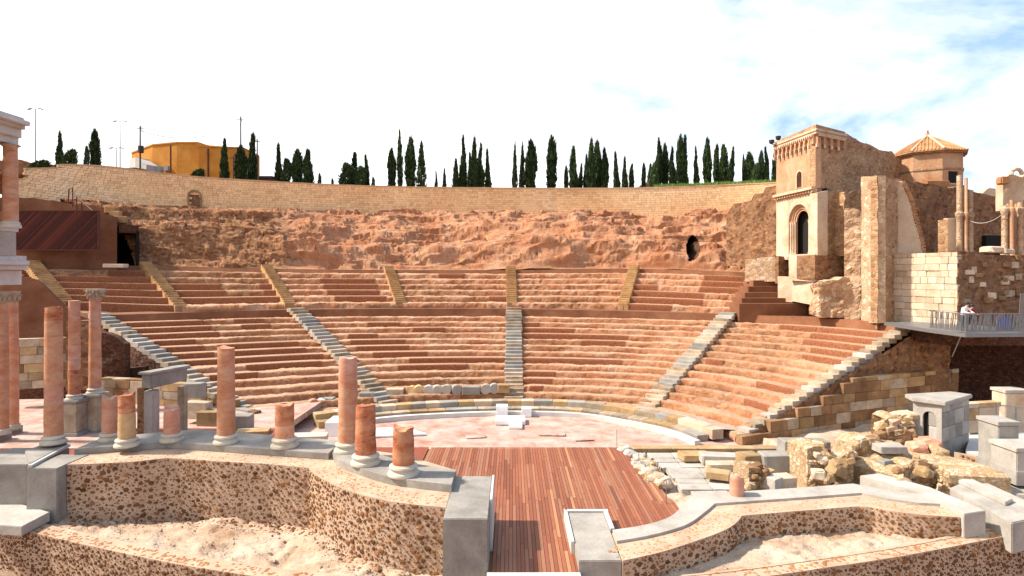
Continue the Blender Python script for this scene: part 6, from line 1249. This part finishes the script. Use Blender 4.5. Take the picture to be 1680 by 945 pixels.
for i, (px, pyt, w) in enumerate(cyp):
    wq = wallz(px); Y = wq[1] + random.uniform(4, 9); zb = wq[2] - 1.0; tp = P(px, pyt, Y); H = tp.z - zb; W = w / FPX * Y * random.uniform(.95, 1.2)
    look = 'tall' if H > 8.5 else 'small' if H < 5 else 'mid-height'; sh = 'sparse-crowned' if px in sparse else 'broad' if w > 14 else 'slender'
    t = thing('cypress_tree', f'{look} {sh} cypress behind the perimeter wall, {ordn(i + 1)} cypress counting from the left', 'tree', (tp.x, Y, zb), 'cypresses behind the perimeter wall')
    link('trunk', TR, t, (tp.x, Y, zb), None, (.5, .5, H)); link('crown', random.choice(CS if px in sparse else CM), t, (tp.x, Y, zb + .25), (0, random.uniform(-.02, .02), random.uniform(0, 6)), (W, W, H - .25))
bushes = [(115, 248, 18, 'bush', 'bush between the first two cypresses'), (142, 243, 7, 'cypress', 'thin straggly young tree left of the second cypress'), (325, 279, 18, 'bush', 'low bush in front of the yellow building'), (470, 263, 14, 'cypress', 'round dark shrub right of the cypress beside the dark car'), (568, 270, 18, 'cypress', 'bushy dark tree left of a broad cypress'), (592, 275, 14, 'cypress', 'bushy dark tree between two cypresses left of centre'), (524, 286, 5, 'cypress', 'small seedling tree right of the second broad pair of cypresses'), (545, 294, 4, 'cypress', 'tiny round shrub on the wall top'), (612, 292, 5, 'cypress', 'tiny shrub right of the bushy dark trees'), (1073, 268, 12, 'bush', 'light green bush beside a tall cypress cluster'), (66, 265, 26, 'bush', 'spreading green bush at the far left behind the wall'), (1240, 270, 10, 'bush', 'low bush between the last cypresses near the tower')]
for px, pyt, w, mt, lb_ in bushes:
    wq = wallz(px); Y = wq[1] + 3; zb = wq[2] - .9; tp = P(px, pyt, Y); W = w / FPX * Y * 1.1; t = thing('shrub', lb_, 'shrub', (tp.x, Y, zb), 'shrubs behind the perimeter wall'); link('stem', TR, t, (tp.x, Y, zb), None, (.15, .15, (tp.z - zb) * .6)); link('foliage', BM_[0 if mt == 'bush' else 1], t, (tp.x, Y, zb), None, (W, W, tp.z - zb))
# grassy bank behind the wall on the right
m = MB(); rr = random.Random(4)
for _ in range(9000):
    px = rr.uniform(1060, 1282) if rr.random() < .8 else rr.uniform(880, 1060); wq = wallz(px) if False else None; s_ = (px - 840) / 400; q = R4t(np.clip(px, 850, 1290) * 0 + np.interp(px, [840, 1080, 1230, 1300], [0, .6, 1.0, 1.2]))[0]; hump = .75 if px > 1080 else .1
    x, y = q[0] + rr.uniform(-.2, .2), q[1] + rr.uniform(1.2, 5); z = q[2] - .5 + hump * min(1, (y - q[1]) / 2) ; h = rr.uniform(.25, .6); a = rr.uniform(0, 6.28); m.add([(x + .05 * math.cos(a), y + .05 * math.sin(a), z), (x - .05 * math.cos(a), y - .05 * math.sin(a), z), (x + rr.uniform(-.1, .1), y, z + h)], [(0, 1, 2)])
o = m.build('grass', M['grass']); o['kind'] = 'stuff'; o['label'] = 'strip of green grass on the bank behind the wall near the tower'; o['category'] = 'grass'
s = np.linspace(.55, 1.16, 40); q = R4t(s); st = np.stack([q + np.array([0, 1, -.6]), q + np.array([0, 2, .2]), q + np.array([0, 6, .35]), q + np.array([0, 14, .2])], 1); o = link('grass_bank', mesh(st.reshape(-1, 3), gridfaces(40, 4), M['earth'], True)); o['kind'] = 'structure'
pxwall('distant_wall', [(-10, 300, 262, 85), (30, 300, 262, 85), (60, 300, 268, 85), (200, 300, 274, 87), (240, 300, 276, 88)], 1, M['rubble_brown'], None, .1, .4, .3, 'low rubble wall behind the left end of the pale wall', 'wall', 8)
q = P(1068, 300, 88); pxwall('stone_heap', [(1050, 310, 303, 86), (1062, 310, 298, 86), (1076, 310, 299, 86), (1080, 310, 304, 86)], 2, M['rubble_cream'], None, .3, .25, .3, 'low heap of pink stones on the wall top beside the cypresses', 'heap', 9)
# yellow building
yb = thing('yellow_building', 'curved yellow rendered building behind the wall on the left', 'building', P(330, 290, 95))
pth = [(216, 100), (250, 97), (290, 95.5), (330, 95), (370, 95.5), (400, 97), (426, 99.5)]; top_ = {216: 252, 250: 239, 290: 235, 325: 235, 326: 241, 370: 243, 400: 244, 426: 257}
def ytop(px): return np.interp(px, list(top_), list(top_.values()))
pxs = [216, 232, 250, 270, 290, 310, 325, 326, 345, 370, 385, 400, 415, 426]; m = MB(); fr = [P(px, 0, np.interp(px, [a for a, _ in pth], [b for _, b in pth])) for px in pxs]; z1 = [P(px, ytop(px), f_.y).z for px, f_ in zip(pxs, fr)]
poly = [(f_.x, f_.y) for f_ in fr] + [(fr[-1].x * 112 / 99.5, 112), (fr[0].x, 112)]; m.prism(poly, 22, z1 + [z1[-1], z1[0]]); m.build('wall', M['yellow_wall'], yb)
m = MB(); m.prism([(p[0], p[1] - .12) for p in poly[:len(pxs)]] + poly[len(pxs):], [z + .02 for z in z1] + [z1[-1] + .02, z1[0] + .02], [z + .22 for z in z1] + [z1[-1] + .22, z1[0] + .22]); m.build('parapet', M['yellow_wall'], yb)
for px in (280, 341): q = P(px, 285, 95.1); m = MB(); m.tube([P(px, 290, 95.0), P(px, ytop(px) + 2, 95.0)], .12, 6); m.build('drain_pipe', M['rust'], yb)
for px0, px1, a, b, mt in ((256, 265, 273, 284, 'grey_door'), (270, 277, 272, 280, 'concrete')): q0, q1 = P(px0, b, 95.6), P(px1, a, 95.6); m = MB(); m.box(q0.x, q1.x, 95.3, 96.2, q0.z, q1.z); m.build('shutter', M[mt], yb)
pxwall('lean_to', [(212, 300, 262, 97), (222, 300, 258, 95), (240, 300, 270, 94)], 2, M['concrete'], yb, .03, .4, .05, seed=3)
# poles and cables
def pole(px, pyt, Y, label, r=.13):
    b = P(px, 300, Y); tp = P(px, pyt, Y); t = thing('utility_pole', label, 'pole', b, 'utility poles by the yellow building'); m = MB(); m.tube([b, tp], [r, r * .75], 8); m.build('shaft', M['pole_wood'], t); m = MB(); m.bar(tp + Vector((-.5, 0, -.4)), tp + Vector((.5, 0, -.4)), .1); m.build('crossarm', M['pole_wood'], t); return tp
a = pole(230, 206, 93, 'timber utility pole at the left end of the yellow building'); b = pole(395, 191, 92, 'tallest timber utility pole in front of the yellow building'); c = pole(422, 228, 96, 'short utility pole at the right end of the yellow building'); pole(383, 255, 93, 'low post beside the cypress in front of the yellow building', .1)
q = P(231, 245, 92.8); m = MB(); m.lathe([(.1, -.6), (.4, -.5), (.4, .5), (.1, .6)], q, 12); tag(m.build('transformer', M['pole_wood']), 'dark transformer can on the left utility pole', 'transformer')
def cable(p, q, sag, label):
    m = MB(); m.tube([p.lerp(q, u) - Vector((0, 0, sag * 4 * u * (1 - u))) for u in np.linspace(0, 1, 14)], .035, 4); tag(m.build('overhead_cable', M['steel_dark']), label, 'cable', 'overhead cables by the yellow building')
up = Vector((0, 0, -.3)); cable(a + up, b + up, 1.0, 'upper overhead cable between the two taller utility poles'); cable(a + up * 2.5, b + up * 4, 1.6, 'lower overhead cable between the two taller utility poles'); cable(b + up, c + up, .6, 'overhead cable from the tallest pole down to the short one'); cable(a + up, P(248, 232, 97), .4, 'short cable from the left pole to the yellow building')
# street lamps
def lamp(px, pyt, pyb, Y, label, r):
    b, tp = P(px - 3, pyb, Y), P(px - 3, pyt, Y); t = thing('street_lamp', label, 'street lamp', b, 'tall street lamps on the hill'); m = MB(); m.tube([b, tp], [r, r * .6], 8); m.build('post', M['concrete'], t)
    for sg in (-1, 1):
        m = MB(); m.bar(tp, tp + Vector((sg * 1.0, 0, .1)), .09); m.build('arm', M['concrete'], t); m = MB(); m.bar(tp + Vector((sg * .7, 0, .1)), tp + Vector((sg * 1.35, 0, -.05)), .35, .16); m.build('lamp_head', M['grey_door'], t)
lamp(61, 179, 270, 110, 'tall double-headed street lamp at the far left', .13); lamp(200, 199, 276, 125, 'tall double-headed street lamp left of the yellow building', .12); lamp(194, 243, 278, 120, 'short double-headed street lamp beside the taller one', .1)
# dark car behind the wall
t = thing('parked_car', 'dark parked car just showing above the wall right of the yellow building', 'car', P(434, 296, 84)); q = P(434, 297, 84)
m = MB(); m.prism([(q.x - 1.6, q.y), (q.x + 1.6, q.y), (q.x + 1.6, q.y + 1.6), (q.x - 1.6, q.y + 1.6)], q.z - .9, q.z + .25); m.build('body', M['car_paint'] if 'car_paint' in M else M['rust'], t, bevel=.12)
m = MB(); m.prism([(q.x - 1.0, q.y + .15), (q.x + 1.1, q.y + .15), (q.x + 1.1, q.y + 1.45), (q.x - 1.0, q.y + 1.45)], q.z + .25, q.z + .75); m.build('cabin', M['steel_dark'], t, bevel=.15)
for sx in (-1, 1):
    m = MB(); m.lathe([(.3, -.1), (.32, 0), (.3, .1)], (0, 0, 0), 14); o = link('wheel', mesh(m.v, m.f, M['steel_dark']), t, (q.x + sx * 1.0, q.y - .02, q.z - .85), (R(90), 0, 0))
